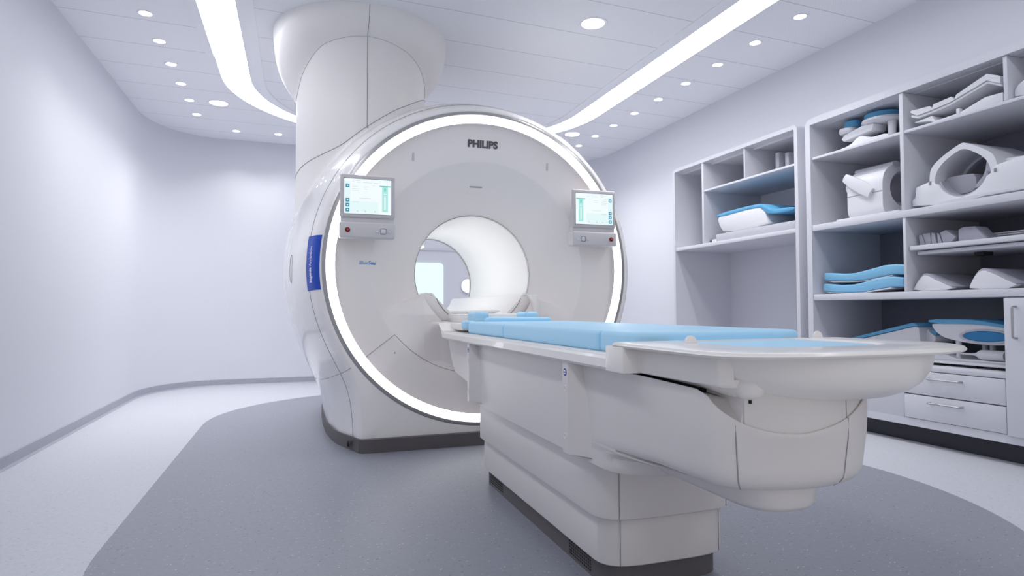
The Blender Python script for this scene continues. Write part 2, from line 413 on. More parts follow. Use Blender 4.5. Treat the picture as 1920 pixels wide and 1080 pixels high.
# ------------------------------------------------------------------ scanner
GX, GZ = 1.09, 1.067           # ring centre
scan = thing('mri_scanner', 'large white MRI scanner with a glowing ring around its open bore', 'scanner', (GX, 4.6, 0.0))
YS = [3.655, 3.668, 3.70, 3.75, 3.83, 3.95, 4.10, 4.35, 4.70, 5.10, 5.40, 5.58]
RS = [0.962, 0.985, 1.008, 1.028, 1.062, 1.10, 1.132, 1.168, 1.182, 1.170, 1.130, 1.06]
HB = [0.725, 0.742, 0.755, 0.770, 0.800, 0.838, 0.862, 0.882, 0.886, 0.880, 0.850, 0.80]
PLT = 0.072
def body_r(th, y):
    R, hb = ispline(y, YS, RS), ispline(y, YS, HB); s, c = math.sin(th), math.cos(th)
    if c >= 0: return R
    b = hb / max(abs(s), 1e-6); p = 14.0
    r = max(R, b) * (1 + (min(R, b) / max(R, b)) ** p) ** (1 / p)
    return min(r, (GZ - 0.03) / (-c))
def body_p(th, y, off=0.0):
    r = body_r(th, y) + off
    return (GX + r * math.sin(th), y, GZ + r * math.cos(th))
NT = 240
TH = [2 * PI * j / NT for j in range(NT)]
ysamp = [3.655, 3.66, 3.668, 3.68, 3.70, 3.725, 3.75, 3.79, 3.83, 3.89, 3.95, 4.02, 4.1, 4.2, 4.35, 4.5, 4.7, 4.9, 5.1, 5.25, 5.4, 5.5, 5.58]
front_in = [(GX + 0.952 * math.sin(a), 3.668, GZ + min(10, 0.952 * math.cos(a))) for a in TH]
front_lip = [(GX + 0.957 * math.sin(a), 3.657, GZ + 0.957 * math.cos(a)) for a in TH]
rings = [front_in, front_lip]
for y in ysamp:
    rings.append([body_p(a, y) for a in TH])
rings.append([(GX + 0.60 * math.sin(a), 5.62, GZ - .03 + 0.60 * math.cos(a)) for a in TH])
rings.append([(GX + 0.43 * math.sin(a), 5.60, GZ - .04 + 0.43 * math.cos(a)) for a in TH])
lofted('outer_cover', rings, M_COVER, scan, True, False, False, 50)
# plinth
def half_at(y, z):
    lo, hi = PI * 0.5, PI * 0.98
    for _ in range(40):
        m_ = (lo + hi) / 2
        if GZ + body_r(m_, y) * math.cos(m_) > z: lo = m_
        else: hi = m_
    return body_r(lo, y) * math.sin(lo)
def plinth_half():
    P = [(0.66, 3.618), (0.70, 3.619), (0.73, 3.626), (0.752, 3.645)]
    P += [(half_at(y, 0.075) + 0.008, y - 0.01) for y in (3.70, 3.75, 3.83, 3.95, 4.1, 4.35, 4.7, 5.1, 5.4, 5.56)] + [(0.6, 5.6)]
    return [(GX - x, y) for x, y in P] + [(GX + x, y) for x, y in reversed(P)]
pp = plinth_half()
lofted('plinth', [[(x, y, z) for x, y in pp] for z in (0.0, PLT + 0.004)], M_PLINTH, scan, True, True, True, 30, 'dark grey plinth')
lathe('cable_port', [(0.001, -0.012), (0.016, -0.012), (0.02, 0.0)], (0.295, 3.745, 0.038), 'X', M_BLACK, scan, 16, label='black cable port')
# ring: grey trim, light
def ring_prof(name, prof, m, label=None, n=240):
    rr = []
    for r, y in prof: rr.append([(GX + r * math.sin(a), y, GZ + r * math.cos(a)) for a in [2 * PI * j / n for j in range(n)]])
    return lofted(name, rr, m, scan, True, False, False, 35, label)
ring_prof('ring_trim', [(0.962, 3.672), (0.961, 3.660), (0.958, 3.655), (0.952, 3.651), (0.937, 3.648), (0.935, 3.652), (0.935, 3.69)], M_TRIM, 'grey trim around the light ring')
ring_prof('ring_light', [(0.936, 3.660), (0.934, 3.656), (0.888, 3.656), (0.8865, 3.657)], E_RING, 'glowing white ring light')
ring_prof('ring_inner_lip', [(0.8868, 3.6575), (0.8855, 3.6575), (0.8845, 3.660), (0.886, 3.694)], M_FACE)
# front face: dished cover with a shallow lower panel
BZ, BR, BY = 1.037, 0.383, 3.92
def dish_y(r): return ispline(r, [0.383, 0.388, 0.40, 0.45, 0.55, 0.672, 0.676, 0.80, 0.888], [3.945, 3.927, 3.916, 3.884, 3.812, 3.722, 3.7195, 3.706, 3.692])
def face_y(x, z, r):
    y = dish_y(r)
    ax = abs(x - GX); zl = 0.803 + (0.59 - ax) * 0.44
    if ax < 0.62 and z < zl + 0.03:
        t = min(1, max(0, (zl - z + 0.005) / 0.016)); t = t * t * (3 - 2 * t)
        edge = min(1, max(0, (0.60 - ax) / 0.24))
        yp = 3.718 + 0.05 * max(0, min(1, (0.40 - ax) / 0.15)) + max(0, z - 0.78) * 0.45
        if yp < y: y = y + (yp - y) * t * edge
    return y
rings = []; NR = 120
for i in range(NR + 1):
    r = 0.888 - (0.888 - 0.383) * i / NR; cz = GZ + (BZ - GZ) * (0.888 - r) / (0.888 - 0.383)
    ring = []
    for a in [2 * PI * j / 480 for j in range(480)]:
        x, z = GX + r * math.sin(a), cz + r * math.cos(a)
        ring.append((x, face_y(x, z, r), z))
    rings.append(ring)
lofted('front_cover', rings, M_FACE, scan, True, False, False, 16)
def face_pt(x, z, off=0.004):
    # radius in the shifting-centre family
    r = math.hypot(x - GX, z - GZ)
    for _ in range(6):
        cz = GZ + (BZ - GZ) * (0.888 - r) / 0.505; r = math.hypot(x - GX, z - cz)
    return (x, face_y(x, z, r) - off, z)
lathe('bore_liner', [(0.383, 3.936), (0.381, 3.95), (0.381, 4.4), (0.384, 5.0), (0.395, 5.4), (0.425, 5.6)], (GX, 0, BZ), 'Y', M_BORE, scan, 96)
def ring_path(r, y, cz, a0, a1, n=60): return [(GX + r * math.sin(a0 + (a1 - a0) * i / n), y, cz + r * math.cos(a0 + (a1 - a0) * i / n)) for i in range(n + 1)]
tube('bore_edge_seam', ring_path(0.386, 3.921, BZ, -2.2, 2.2), 0.0016, M_SEAM, scan)
tube('rear_bore_ring', ring_path(0.405, 5.50, BZ, -2.5, 2.5), 0.006, M_TRIM, scan)
a_ = math.radians(-68)
V, F = loft([[(GX + 0.376 * math.sin(a_ + q), y, BZ + 0.376 * math.cos(a_ + q)) for q in (-0.10, -0.05, 0.0, 0.05, 0.10)] for y in (4.02, 4.4, 4.8, 5.1, 5.2)], False)
mesh('bore_light_strip', V, F, emit('bore strip', (1, 0.995, 0.985), 5.0), scan, 60, 'white light strip inside the bore')
# seams of the outer cover
def th_of(x, z): return math.atan2(x - GX, z - GZ)
seam_th = [PI + 0.62 - (2.15) * i / 80 for i in range(0)]
def th_end(y):
    lo, hi = PI * 0.5, PI * 0.98
    for _ in range(40):
        m_ = (lo + hi) / 2
        if GZ + body_r(m_, y) * math.cos(m_) > PLT: lo = m_
        else: hi = m_
    return lo
TE = th_end(3.75)
ths = [-TE + 2 * TE * i / 200 for i in range(201)]
tube('cover_seam', [body_p(a, 3.75, 0.0003) for a in ths], 0.0017, M_SEAM, scan)
A1 = -(PI - math.radians(53.6))
for s in (1, -1): tube('access_seam', [body_p(s * A1, y, 0.0003) for y in (3.655, 3.66, 3.67, 3.70, 3.75, 3.83, 3.95, 4.1, 4.35, 4.7, 5.1)], 0.0016, M_SEAM, scan, n=6)
def pol(r, deg_from_down, s): return (GX + s * r * math.sin(math.radians(deg_from_down)), GZ - r * math.cos(math.radians(deg_from_down)))
paths = []
for s in (-1, 1):
    p = [pol(0.884 - 0.21 * i / 14, 53.2, s) for i in range(15)] + [pol(0.672 - 0.016 * i / 20, 53.2 - 38 * i / 20, s) for i in range(1, 21)]
    tube('access_panel_seam', [face_pt(x, z, 0.0006) for x, z in p], 0.0016, M_SEAM, scan, n=6)
for s in (-1, 1):
    x, z = GX + s * 0.54, 0.556; p = face_pt(x, z, 0.0)
    lathe('screw_cap', [(0.001, -0.002), (0.004, -0.002), (0.005, 0.001)], p, 'Y', M_SEAM, scan, 12)
# slots, camera slot
for x, z in ((0.655, 1.728), (1.522, 1.728)):
    p = face_pt(x, z, 0.0)
    box('hook_slot', (x - 0.007, x + 0.007), (p[1] - 0.004, p[1] + 0.006), (z - 0.026, z + 0.026), M_MON, scan, 0.005)
p = face_pt(1.075, 1.592, 0.0)
box('camera_slot', (1.035, 1.117), (p[1] - 0.004, p[1] + 0.006), (1.586, 1.594), M_TRIM, scan, 0.002)
V_ = [face_pt(1.04, 1.585, 0.003), face_pt(1.112, 1.585, 0.003), face_pt(1.135, 1.548, 0.001), face_pt(1.018, 1.548, 0.001)]
mesh('camera_hood', V_ + [(v[0], v[1] + 0.01, v[2]) for v in V_], [(0, 1, 2, 3), (4, 5, 6, 7), (0, 1, 5, 4), (1, 2, 6, 5), (2, 3, 7, 6), (3, 0, 4, 7)], M_FACE, scan)
# side grip outline on the left flank
gp = []
for i in range(25):
    a = 2 * PI * i / 24; zz = 1.062 + 0.085 * sgnp(math.sin(a), 0.7); yy = 4.05 + 0.03 * math.cos(a)
    gp.append(body_p(-math.acos(max(-1, min(1, (zz - GZ) / 1.125))), yy, 0.0))
tube('side_grip', gp, 0.0016, M_SEAM, scan)
# lettering
def put_text(name, s, size, x, z, m, width, bold=0.0, shear=0.0, label=None):
    V, F = text_mesh(s, size, bold, shear); w = max(v.x for v in V) - min(v.x for v in V); k = width / w
    cxm = (max(v.x for v in V) + min(v.x for v in V)) / 2
    return mesh(name, [face_pt(x + (v.x - cxm) * k, z + v.y * k, 0.0025) for v in V], F, m, scan, None, label)
put_text('maker_lettering', 'PHILIPS', 0.06, 1.091, 1.836, M_LOGO, 0.194, 0.0030, 0, 'dark grey capital lettering above the bore')
V1, F1 = text_mesh('Blue', 0.03, 0.0, 0.18); V2, F2 = text_mesh('Seal', 0.03, 0.0006, 0.18)
def wdt(V): return max(v.x for v in V) - min(v.x for v in V)
k = 0.100 / (wdt(V1) + wdt(V2) + 0.002)
for V, F, x0, nm in ((V1, F1, 0.343, 'seal_lettering'), (V2, F2, 0.343 + k * (wdt(V1) + 0.002), 'seal_lettering')):
    mn = min(v.x for v in V)
    mesh(nm, [face_pt(x0 + (v.x - mn) * k, 1.083 + v.y * k, 0.0025) for v in V], F, M_BLUEINK, scan, None, 'small slanted blue lettering')
# blue banner on the flank of the cover, following its curve
def ban(u, w, off):
    # u 0..1 across from seam to ring, w = height z
    y = 3.770 - 0.112 * u; R = body_r(-PI / 2, y); zz = w
    th = -math.acos(max(-1, min(1, (zz - GZ) / R))); q = body_p(th, y, off); return (q[0], q[1] - off, q[2])
NU, NW = 10, 24
rows = [[ban(i / NU, 0.925 + (1.232 - 0.925) * j / NW - 0.008 * (1 - i / NU) * (1 if j == 0 else 0), 0.0015) for i in range(NU + 1)] for j in range(NW + 1)]
bn = lofted('banner', rows, M_BANNER, scan, False, False, False, 60, 'blue banner with white lettering')
Va, Fa = text_mesh('Ingenia', 0.05, 0.0020); Vb, Fb = text_mesh('Ambition', 0.05, 0.0004)
wa, wb = wdt(Va), wdt(Vb); kk = 0.205 / (wa + wb + 0.010)
for V, F, s0 in ((Va, Fa, 0.0), (Vb, Fb, wa + 0.010)):
    mn = min(v.x for v in V)
    mesh('banner_lettering', [ban(0.50 - v.y * kk / 0.095, 0.966 + (v.x - mn + s0) * kk, 0.0032) for v in V], F, M_WHITEINK, bn, None, 'white lettering running upwards')
# service column to the ceiling
CX, CY = 0.42, 4.40
def z0f(phi):
    d = math.degrees(math.atan2(math.sin(phi), math.cos(phi)))
    return ispline(d, [-180, -120, -85, -60, -35, 0, 35, 60, 85, 120, 180], [2.28, 2.28, 2.31, 2.42, 2.495, 2.53, 2.49, 2.37, 2.21, 2.19, 2.28])
UF = [0, 0.05, 0.11, 0.18, 0.25, 0.34, 0.44, 0.54, 0.63, 0.74, 0.85, 0.93, 1.0]
FF = [0, 0.05, 0.17, 0.32, 0.46, 0.62, 0.75, 0.835, 0.89, 0.94, 0.975, 0.99, 1.0]
def cpt(phi, z, off=0.0004):
    z0 = z0f(phi); r = 0.432 + 0.151 * (ispline((z - z0) / (2.677 - z0), UF, FF) if z > z0 else 0.0) + off
    return (CX - r * math.sin(phi), CY - r * math.cos(phi), z)
def cpu(phi, u):
    z0 = z0f(phi); return cpt(phi, z0 + (2.6768 - z0) * u, 0)
colm = lofted('service_column', [[cpt(2 * PI * k / 120, z, 0) for k in range(120)] for z in (1.25, 1.7, 2.1)] + [[cpu(2 * PI * k / 120, u) for k in range(120)] for u in UF], M_COL, scan, True, False, False, 50)
tube('flare_seam', [cpt(-1.75 + 3.5 * i / 80, z0f(-1.75 + 3.5 * i / 80) + 0.004) for i in range(81)], 0.0010, M_SEAM, colm)
tube('vertical_seam', [cpt(0.02, 1.93 + (2.67 - 1.93) * i / 30) for i in range(31)], 0.0022, M_SEAM, colm)
def zseam(phi): return ispline(math.degrees(phi), [-110, -76, -29, 0, 26, 60, 92, 115], [2.30, 2.272, 2.118, 1.968, 1.825, 1.745, 1.69, 1.68])
tube('seam_hook', [cpt(0.02, 1.97), cpt(0.0, 1.945, 0.004), cpt(-0.03, 1.935, 0.02), (0.462, 3.90, 1.905), (0.485, 3.83, 1.885), body_p(th_of(0.50, 1.87), 3.76, 0.001)], 0.0018, M_SEAM, colm)
tube('column_foot_seam', [cpt(math.radians(-105 + 215 * i / 80), zseam(math.radians(-105 + 215 * i / 80))) for i in range(81)], 0.0022, M_SEAM, colm)
# fairing easing the column into the body
rows = []
for i in range(61):
    ph = math.radians(-110 + 225 * i / 60); zs = zseam(ph); d = Vector((-math.sin(ph), -math.cos(ph)))
    k = max(0.0, min(1.0, (math.degrees(ph) - 10) / 70)); rr = 0.432 + 0.018 + 0.018 * k
    x, y = CX + d.x * rr, CY + d.y * rr; R = ispline(y, YS, RS); dx = x - GX
    zb = GZ + math.sqrt(max(0.02, R * R - dx * dx)) if abs(dx) < R else GZ + 0.2
    zb = min(zb, zs - 0.01); p0 = Vector((CX + d.x * 0.4325, CY + d.y * 0.4325, zs)); p2 = Vector((x, y, zb - 0.004)); p1 = Vector((CX + d.x * 0.434, CY + d.y * 0.434, zb + (zs - zb) * 0.25))
    rows.append([tuple(p0 * (1 - t) ** 2 + p1 * 2 * t * (1 - t) + p2 * t * t) for t in [q / 10 for q in range(11)]])
lofted('column_fairing', rows, M_COL, scan, False, False, False, 60)

# touch screens: > casing is the part, its pieces are sub-parts
def monitor(xc, mirror, label):
    Y = 3.585; x0, x1 = xc - 0.152, xc + 0.152; zt, zb = 1.572, 1.328
    cas = box('touch_monitor', (x0, x1), (Y, Y + 0.022), (zb, zt), M_MON, scan, 0.010, 3, label)
    Vd, Fd, Mi = [], [], []
    def q(u0, u1, v0, v1, mi, lift):
        if mirror: u0, u1 = 1 - u1, 1 - u0
        X0, X1 = xc - 0.131 + 0.262 * u0, xc - 0.131 + 0.262 * u1; Z0, Z1 = 1.350 + 0.198 * v0, 1.350 + 0.198 * v1; k = len(Vd)
        Vd.extend([(X0, Y - lift, Z0), (X1, Y - lift, Z0), (X1, Y - lift, Z1), (X0, Y - lift, Z1)]); Fd.append((k, k + 1, k + 2, k + 3)); Mi.append(mi)
    q(0, 1, 0, 1, 0, 0.0005); q(0.0, 0.13, 0, 0.92, 1, 0.0008); q(0.13, 0.72, 0.02, 0.36, 1, 0.0008)
    for v in (0.74, 0.33, 0.19, 0.05): q(0.032, 0.112, v, v + 0.105, 2, 0.0011); q(0.058, 0.086, v + 0.035, v + 0.07, 0, 0.0014)
    q(0.745, 0.985, 0.80, 0.835, 4, 0.0011)
    q(0.80, 0.925, 0.08, 0.80, 3, 0.0010); q(0.845, 0.88, 0.14, 0.54, 1, 0.0012); q(0.83, 0.90, 0.585, 0.605, 0, 0.0013); q(0.845, 0.88, 0.68, 0.77, 4, 0.0012)
    for u, w, v in ((0.24, 0.10, 0.945), (0.25, 0.10, 0.895), (0.40, 0.18, 0.895), (0.62, 0.10, 0.895), (0.17, 0.06, 0.84), (0.17, 0.11, 0.77), (0.17, 0.16, 0.705), (0.42, 0.09, 0.77), (0.42, 0.07, 0.71), (0.17, 0.15, 0.65), (0.32, 0.25, 0.45), (0.17, 0.14, 0.33)):
        q(u, u + w, v, v + 0.007, 5, 0.0011)
    for u in (0.27, 0.435, 0.64): q(u, u + 0.02, 0.06, 0.085, 5, 0.0012)
    q(0.61, 0.625, 0.815, 0.83, 5, 0.0012); q(0.175, 0.19, 0.925, 0.94, 5, 0.0012)
    mesh('display', Vd, Fd, [E_SCR, E_SCR2, E_TEAL, E_AQUA, E_AQUA2, E_INK], cas, None, 'lit screen with a pale aqua figure and teal buttons', Mi)
    # display edge gasket
    bm = bmesh.new()
    for bx, bz in (((xc - 0.134, xc - 0.131), (1.347, 1.551)), ((xc + 0.131, xc + 0.134), (1.347, 1.551)), ((xc - 0.134, xc + 0.134), (1.548, 1.551)), ((xc - 0.134, xc + 0.134), (1.347, 1.350))):
        add_box(bm, bx, (Y - 0.001, Y + 0.004), bz)
    from_bm('display_gasket', bm, M_SEAM, cas)
    box('monitor_neck', (x0 + 0.004, x1 - 0.004), (Y + 0.012, Y + 0.05), (1.29, 1.335), M_PANELG, cas, 0.003)
    box('monitor_arm', (xc - 0.09, xc + 0.09), (Y + 0.02, 3.74), (1.36, 1.50), M_PANELG, cas, 0.015)
    pan = box('control_panel', (x0 - 0.004, x1 + 0.000), (Y - 0.012, Y + 0.07), (1.212, 1.302), M_PANELG, scan, 0.010, 3, label.replace('touch screen', 'button panel under the touch screen'))
    s = -1 if mirror else 1; bx = xc - s * 0.112
    lathe('stop_button', [(0.001, -0.011), (0.009, -0.010), (0.013, -0.006), (0.0145, 0.001)], (bx, Y - 0.012, 1.257), 'Y', M_RED, pan, 24, label='red stop button')
    lathe('stop_button_centre', [(0.001, -0.0115), (0.006, -0.0112), (0.007, -0.009)], (bx, Y - 0.012, 1.257), 'Y', M_REDIN, pan, 16, label='lighter red centre')
    kx = xc + s * 0.085 - (0.0 if not mirror else 0.0)
    box('dial_bezel', (kx - 0.0165, kx + 0.0165), (Y - 0.0145, Y - 0.01), (1.236, 1.269), M_TRIM, pan, 0.005)
    box('dial_key', (kx - 0.013, kx + 0.013), (Y - 0.016, Y - 0.01), (1.240, 1.265), M_COIL, pan, 0.004)
    for dx in (-0.034, 0.034): box('arrow_key', (kx + dx - 0.009, kx + dx + 0.009), (Y - 0.0145, Y - 0.01), (1.243, 1.259), M_COIL, pan, 0.004)
monitor(0.378, False, 'left grey touch screen'); monitor(1.797, True, 'right grey touch screen')

# patient support bridge through the bore
prof = [(-0.355, 0.905), (-0.345, 0.915), (-0.30, 0.912), (-0.285, 0.90), (-0.265, 0.85), (-0.22, 0.80), (-0.16, 0.777), (0, 0.772)]
prof = prof + [(-x, z) for x, z in reversed(prof[:-1])]
lower = [(x * 1.0, z - 0.02 if abs(x) < 0.3 else z - 0.015) for x, z in reversed(prof)]
extr('bore_bridge', [(GX + x, z) for x, z in prof + lower], 'Y', 3.80, 5.72, M_BORE, scan, 0.0, 2, 50)
for s in (-1, 1):
    extr('bridge_cheek', [(GX + s * a, z) for a, z in ((0.376, 0.900), (0.345, 0.904), (0.285, 0.890), (0.266, 0.872), (0.19, 0.80), (0.16, 0.752), (0.17, 0.735), (0.275, 0.745), (0.335, 0.80), (0.368, 0.86))], 'Y', 3.785, 3.95, M_FACE, scan, 0.004, 2)
    tube('bridge_seam', [(GX + s * x, 3.784, z) for x, z in ((0.276, 0.882), (0.262, 0.850), (0.228, 0.806), (0.178, 0.758))], 0.0024, M_SEAM, scan)
extr('bridge_bracket', [(1.40, 0.905), (1.44, 0.905), (1.455, 0.89), (1.462, 0.86), (1.466, 0.80), (1.464, 0.74), (1.435, 0.74), (1.43, 0.85)], 'Y', 3.70, 3.80, M_COVER, scan, 0.006)
box('bore_bed', (GX - 0.24, GX + 0.24), (4.05, 5.7), (0.785, 0.805), M_BORE, scan, 0.01)

# ------------------------------------------------------------------ patient table
TX = 1.05
tab = thing('patient_table', 'white patient table on a stepped pedestal with an overhanging curved end', 'table', (TX, 2.0, 0.0))
def plan(hw, yf, yr, b, e, xc=TX, nf=40, ns=10):
    # rear-left, left side, curved front, right side, rear-right
    P = [(xc - hw + 0.012, yr), (xc - hw, yr - 0.012)]
    for i in range(1, ns): P.append((xc - hw, yr - 0.012 + (yf + b - yr + 0.012) * i / ns))
    for i in range(nf + 1):
        t = PI + PI * i / nf; P.append((xc + hw * sgnp(math.cos(t), 2 / e), yf + b + b * sgnp(math.sin(t), 2 / e)))
    for i in range(ns - 1, 0, -1): P.append((xc + hw, yr - 0.012 + (yf + b - yr + 0.012) * i / ns))
    return P + [(xc + hw, yr - 0.012), (xc + hw - 0.012, yr)]
def zloft(name, spec, m, parent, angle=40, label=None):
    return lofted(name, [[(x, y, z) for x, y in plan(*s)] for z, s in spec], m, parent, True, True, True, angle, label)
zloft('table_plinth', [(0.0, (0.197, 1.626, 2.82, 0.12, 4)), (0.068, (0.197, 1.626, 2.82, 0.12, 4))], M_PLINTH, tab, 40, 'dark grey plinth')
def tier(nm, z0, z1, hw, yf, yr):
    s = lambda d: (hw - d, yf + d, yr - d, 0.13, 4)
    zloft(nm, [(z0, s(0.006)), (z0 + 0.004, s(0.001)), (z0 + 0.01, s(0)), (z1 - 0.006, s(0)), (z1, s(0.003))], M_TABLE, tab, 30)
tier('lower_shroud', 0.066, 0.207, 0.214, 1.607, 2.835)
tier('middle_shroud', 0.205, 0.374, 0.231, 1.587, 2.85)
def plan_pt(hw, yf, b, e, t): return (TX + hw * sgnp(math.cos(t), 2 / e), yf + b + b * sgnp(math.sin(t), 2 / e))
def vseam(hw, yf, t, z0, z1, nm):
    x, y = plan_pt(hw, yf, 0.13, 4, t); tube(nm, [(x, y - 0.0003, z0), (x, y - 0.0003, z1)], 0.0014, M_SEAM, tab)
for t_ in (PI * 1.30, PI * 1.74):
    vseam(0.214, 1.607, t_, 0.07, 0.206, 'shroud_seam'); vseam(0.231, 1.587, t_, 0.209, 0.374, 'shroud_seam')
bs = []
for i in range(12):
    for j in range(5): bs.append(((0.8515, 0.854), (1.745 + i * 0.0135, 1.751 + i * 0.0135), (0.012 + j * 0.0095, 0.017 + j * 0.0095)))
boxes('vent_holes', bs, M_BLACK, tab)
boxes('vent_slots', [((0.8515, 0.854), (2.60, 2.79), (0.015 + j * 0.010, 0.019 + j * 0.010)) for j in range(5)], M_BLACK, tab)

# upper housing: tower blending into an overhanging arm
AX, AH, AYF, AB, AE = 1.007, 0.212, 0.985, 0.134, 1.95
AT = [0, 12, 20, 33, 43, 59, 74, 86, 102, 115, 135, 155, 180]
AZ = [0.638, 0.628, 0.607, 0.585, 0.572, 0.560, 0.557, 0.563, 0.576, 0.592, 0.618, 0.634, 0.638]
def ztop(x, y):
    yc = AYF + AB
    if y >= yc: return ispline(y, [yc, 1.2, 1.3, 1.36], [0.638, 0.642, 0.644, 0.644])
    return ispline(math.degrees(math.atan2(yc - y, (AX - x) * AB / AH)), AT, AZ)
def body_ring(z, d, yf, yr, b, e):
    P = []
    for x, y in plan(AH, yf, yr, b, e, AX):
        w = min(1.0, max(0.0, (1.50 - y) / 0.30)); w = w * w * (3 - 2 * w); P.append((AX + (x - AX) * (1 - d * w / AH), y, z))
    return P
spec = [(0.372, 0.0, 1.42, 2.865, 0.20, 3.2), (0.376, 0.0, 1.414, 2.87, 0.20, 3.2), (0.395, 0.0, 1.405, 2.875, 0.20, 3.1), (0.412, 0.0, 1.39, 2.88, 0.21, 3.0),
        (0.424, 0.012, 1.33, 2.885, 0.21, 2.7), (0.431, 0.035, 1.16, 2.89, 0.17, 2.2), (0.4345, 0.062, 1.05, 2.89, 0.075, 1.95), (0.436, 0.050, 1.035, 2.90, 0.084, 1.95),
        (0.440, 0.032, 1.020, 2.90, 0.102, 1.95), (0.447, 0.022, 1.008, 2.91, 0.112, 1.95), (0.462, 0.013, 0.998, 3.05, 0.121, 1.95), (0.483, 0.010, 0.995, 3.25, 0.124, 1.95), (0.515, 0.006, 0.991, 3.29, 0.128, 1.95), (0.545, 0.002, 0.987, 3.32, 0.132, 1.95)]
rings = [body_ring(*q) for q in spec]
topo = plan(AH, AYF, 3.40, AB, AE, AX)
for fr in (0.5, 0.85): rings.append([(x, y if y < 3.2 else y - 0.08 * (1 - fr), 0.545 + (ztop(x, y) - 0.545) * fr) for x, y in topo])
def inset(d, zo):
    P = []
    for (x, y), (x2, y2) in zip(topo, plan(AH - d, AYF + d, 3.40 - d, AB, AE, AX)): P.append((x2, y2, ztop(x, y) + zo))
    return P
rings += [inset(0.0006, 0.001), inset(0.0022, 0.002), inset(0.0038, 0.001), inset(0.005, -0.004), inset(0.012, -0.03)]
lofted('arm_housing', rings, M_TABLE, tab, True, True, True, 35)
# seams: the two vertical seams of the rounded end and the edge line
def arm_pt(t, z):
    zz = [q[0] for q in spec] + [0.66]; hw = AH - interp(z, zz, [q[1] for q in spec] + [0.0]); yf = interp(z, zz, [q[2] for q in spec] + [AYF]); b = interp(z, zz, [q[4] for q in spec] + [AB])
    return (AX + hw * sgnp(math.cos(t), 2 / AE), yf + b + b * sgnp(math.sin(t), 2 / AE) - 0.0004, z)
for t_, zt_ in ((PI * 1.19, 0.574), (PI * 1.60, 0.584)):
    tube('arm_seam', [arm_pt(t_, 0.440 + (zt_ - 0.440) * i / 14) for i in range(15)], 0.0013, M_SEAM, tab)
# upper end cover above the seam line
uc = [(None, 0.0052), (0.628, 0.0052), (0.640, 0.009), (0.646, 0.03)]
lofted('end_cover', [[(max(x, 0.850), y, z if z else ztop(x, y) - 0.014) for (x, y), (x3, y3) in zip(plan(AH - d, AYF + d, 1.32, AB, AE, AX), plan(AH, AYF, 1.32, AB, AE, AX))] for z, d in uc], M_TABLE, tab, True, True, True, 35)
p_ = arm_pt(PI * 1.60, 0.56); tube('end_cover_seam', [(p_[0], p_[1] + 0.0045, 0.575), (p_[0], p_[1] + 0.0045, 0.632)], 0.0013, M_SEAM, tab)
def hump(d, zf, dz):
    return [(min(x, 0.850 - dz), min(max(y, 1.034 + d if x > 0.845 else 0.0), 1.21), (ztop(x, y) - 0.016 if zf == 0 else 0.574 + max(0.0, min(y, 1.13) - 1.03) * 0.36 - dz)) for x, y in plan(AH - d, AYF + d, 1.22, AB, AE, AX)]
lofted('cable_hump', [hump(0.0075, 0, 0), hump(0.0075, 1, 0.010), hump(0.010, 1, 0.003), hump(0.018, 1, 0.0), hump(0.028, 1, -0.001)], M_TABLE, tab, True, True, True, 60)
# black slit under the tray
box('slide_gap', (0.84, 1.17), (1.16, 1.42), (0.612, 0.648), M_BLACK, tab, 0.004, label='black gap under the sliding top')
# keel under the arm
def keel_ring(z, hw, yf, b, e): return [(x, y, z) for x, y in plan(hw, yf, 1.50, b, e, AX - 0.028, 30, 6)]
lofted('arm_keel', [keel_ring(0.385, 0.060, 1.065, 0.07, 2.4), keel_ring(0.389, 0.082, 1.045, 0.09, 2.4), keel_ring(0.400, 0.094, 1.036, 0.10, 2.4), keel_ring(0.440, 0.104, 1.034, 0.11, 2.4)], M_TABLE, tab)

# side brackets with round buttons and blue sticker
def bracket(y0, y1, label):
    zt, zb = 0.655, 0.385
    # front fin: narrow at top, wide at the foot
    V = []
    prof_ = [(zt, 0.002), (0.60, 0.012), (0.54, 0.026), (0.47, 0.040), (0.42, 0.044), (zb, 0.043)]
    rings = []
    for z, d in prof_:
        rings.append([(0.79, y1, z), (0.757, y1, z), (0.754, y1 - 0.003, z), (0.754, y0 + 0.004, z), (0.758, y0, z), (0.79 + d * 0.35, y0 - d * 1.9, z), (0.80, y0 - d * 1.9, z), (0.82, y1, z)])
    b = lofted('side_bracket', rings, M_TABLE, tab, True, True, True, 40, label)
    lathe('sticker', [(0.001, -0.0006), (0.011, -0.0006), (0.0112, 0.0004)], (0.754, (y0 + y1) / 2, 0.622), 'X', M_STICK, b, 24, label='round blue sticker')
    boxes('sticker_print', [((0.7528, 0.7534), ((y0 + y1) / 2 - 0.005, (y0 + y1) / 2 + 0.005), (z_, z_ + 0.0045)) for z_ in (0.624, 0.616)], M_WHITEINK, b)
    for zz in (0.575, 0.435):
        lathe('round_button', [(0.0065, -0.0004), (0.0078, -0.0016), (0.009, -0.0004)], (0.754, (y0 + y1) / 2, zz), 'X', M_TRAY, b, 24)
bracket(1.682, 1.728, 'side bracket nearer the camera with a blue sticker'); bracket(2.792, 2.826, 'side bracket nearer the scanner')

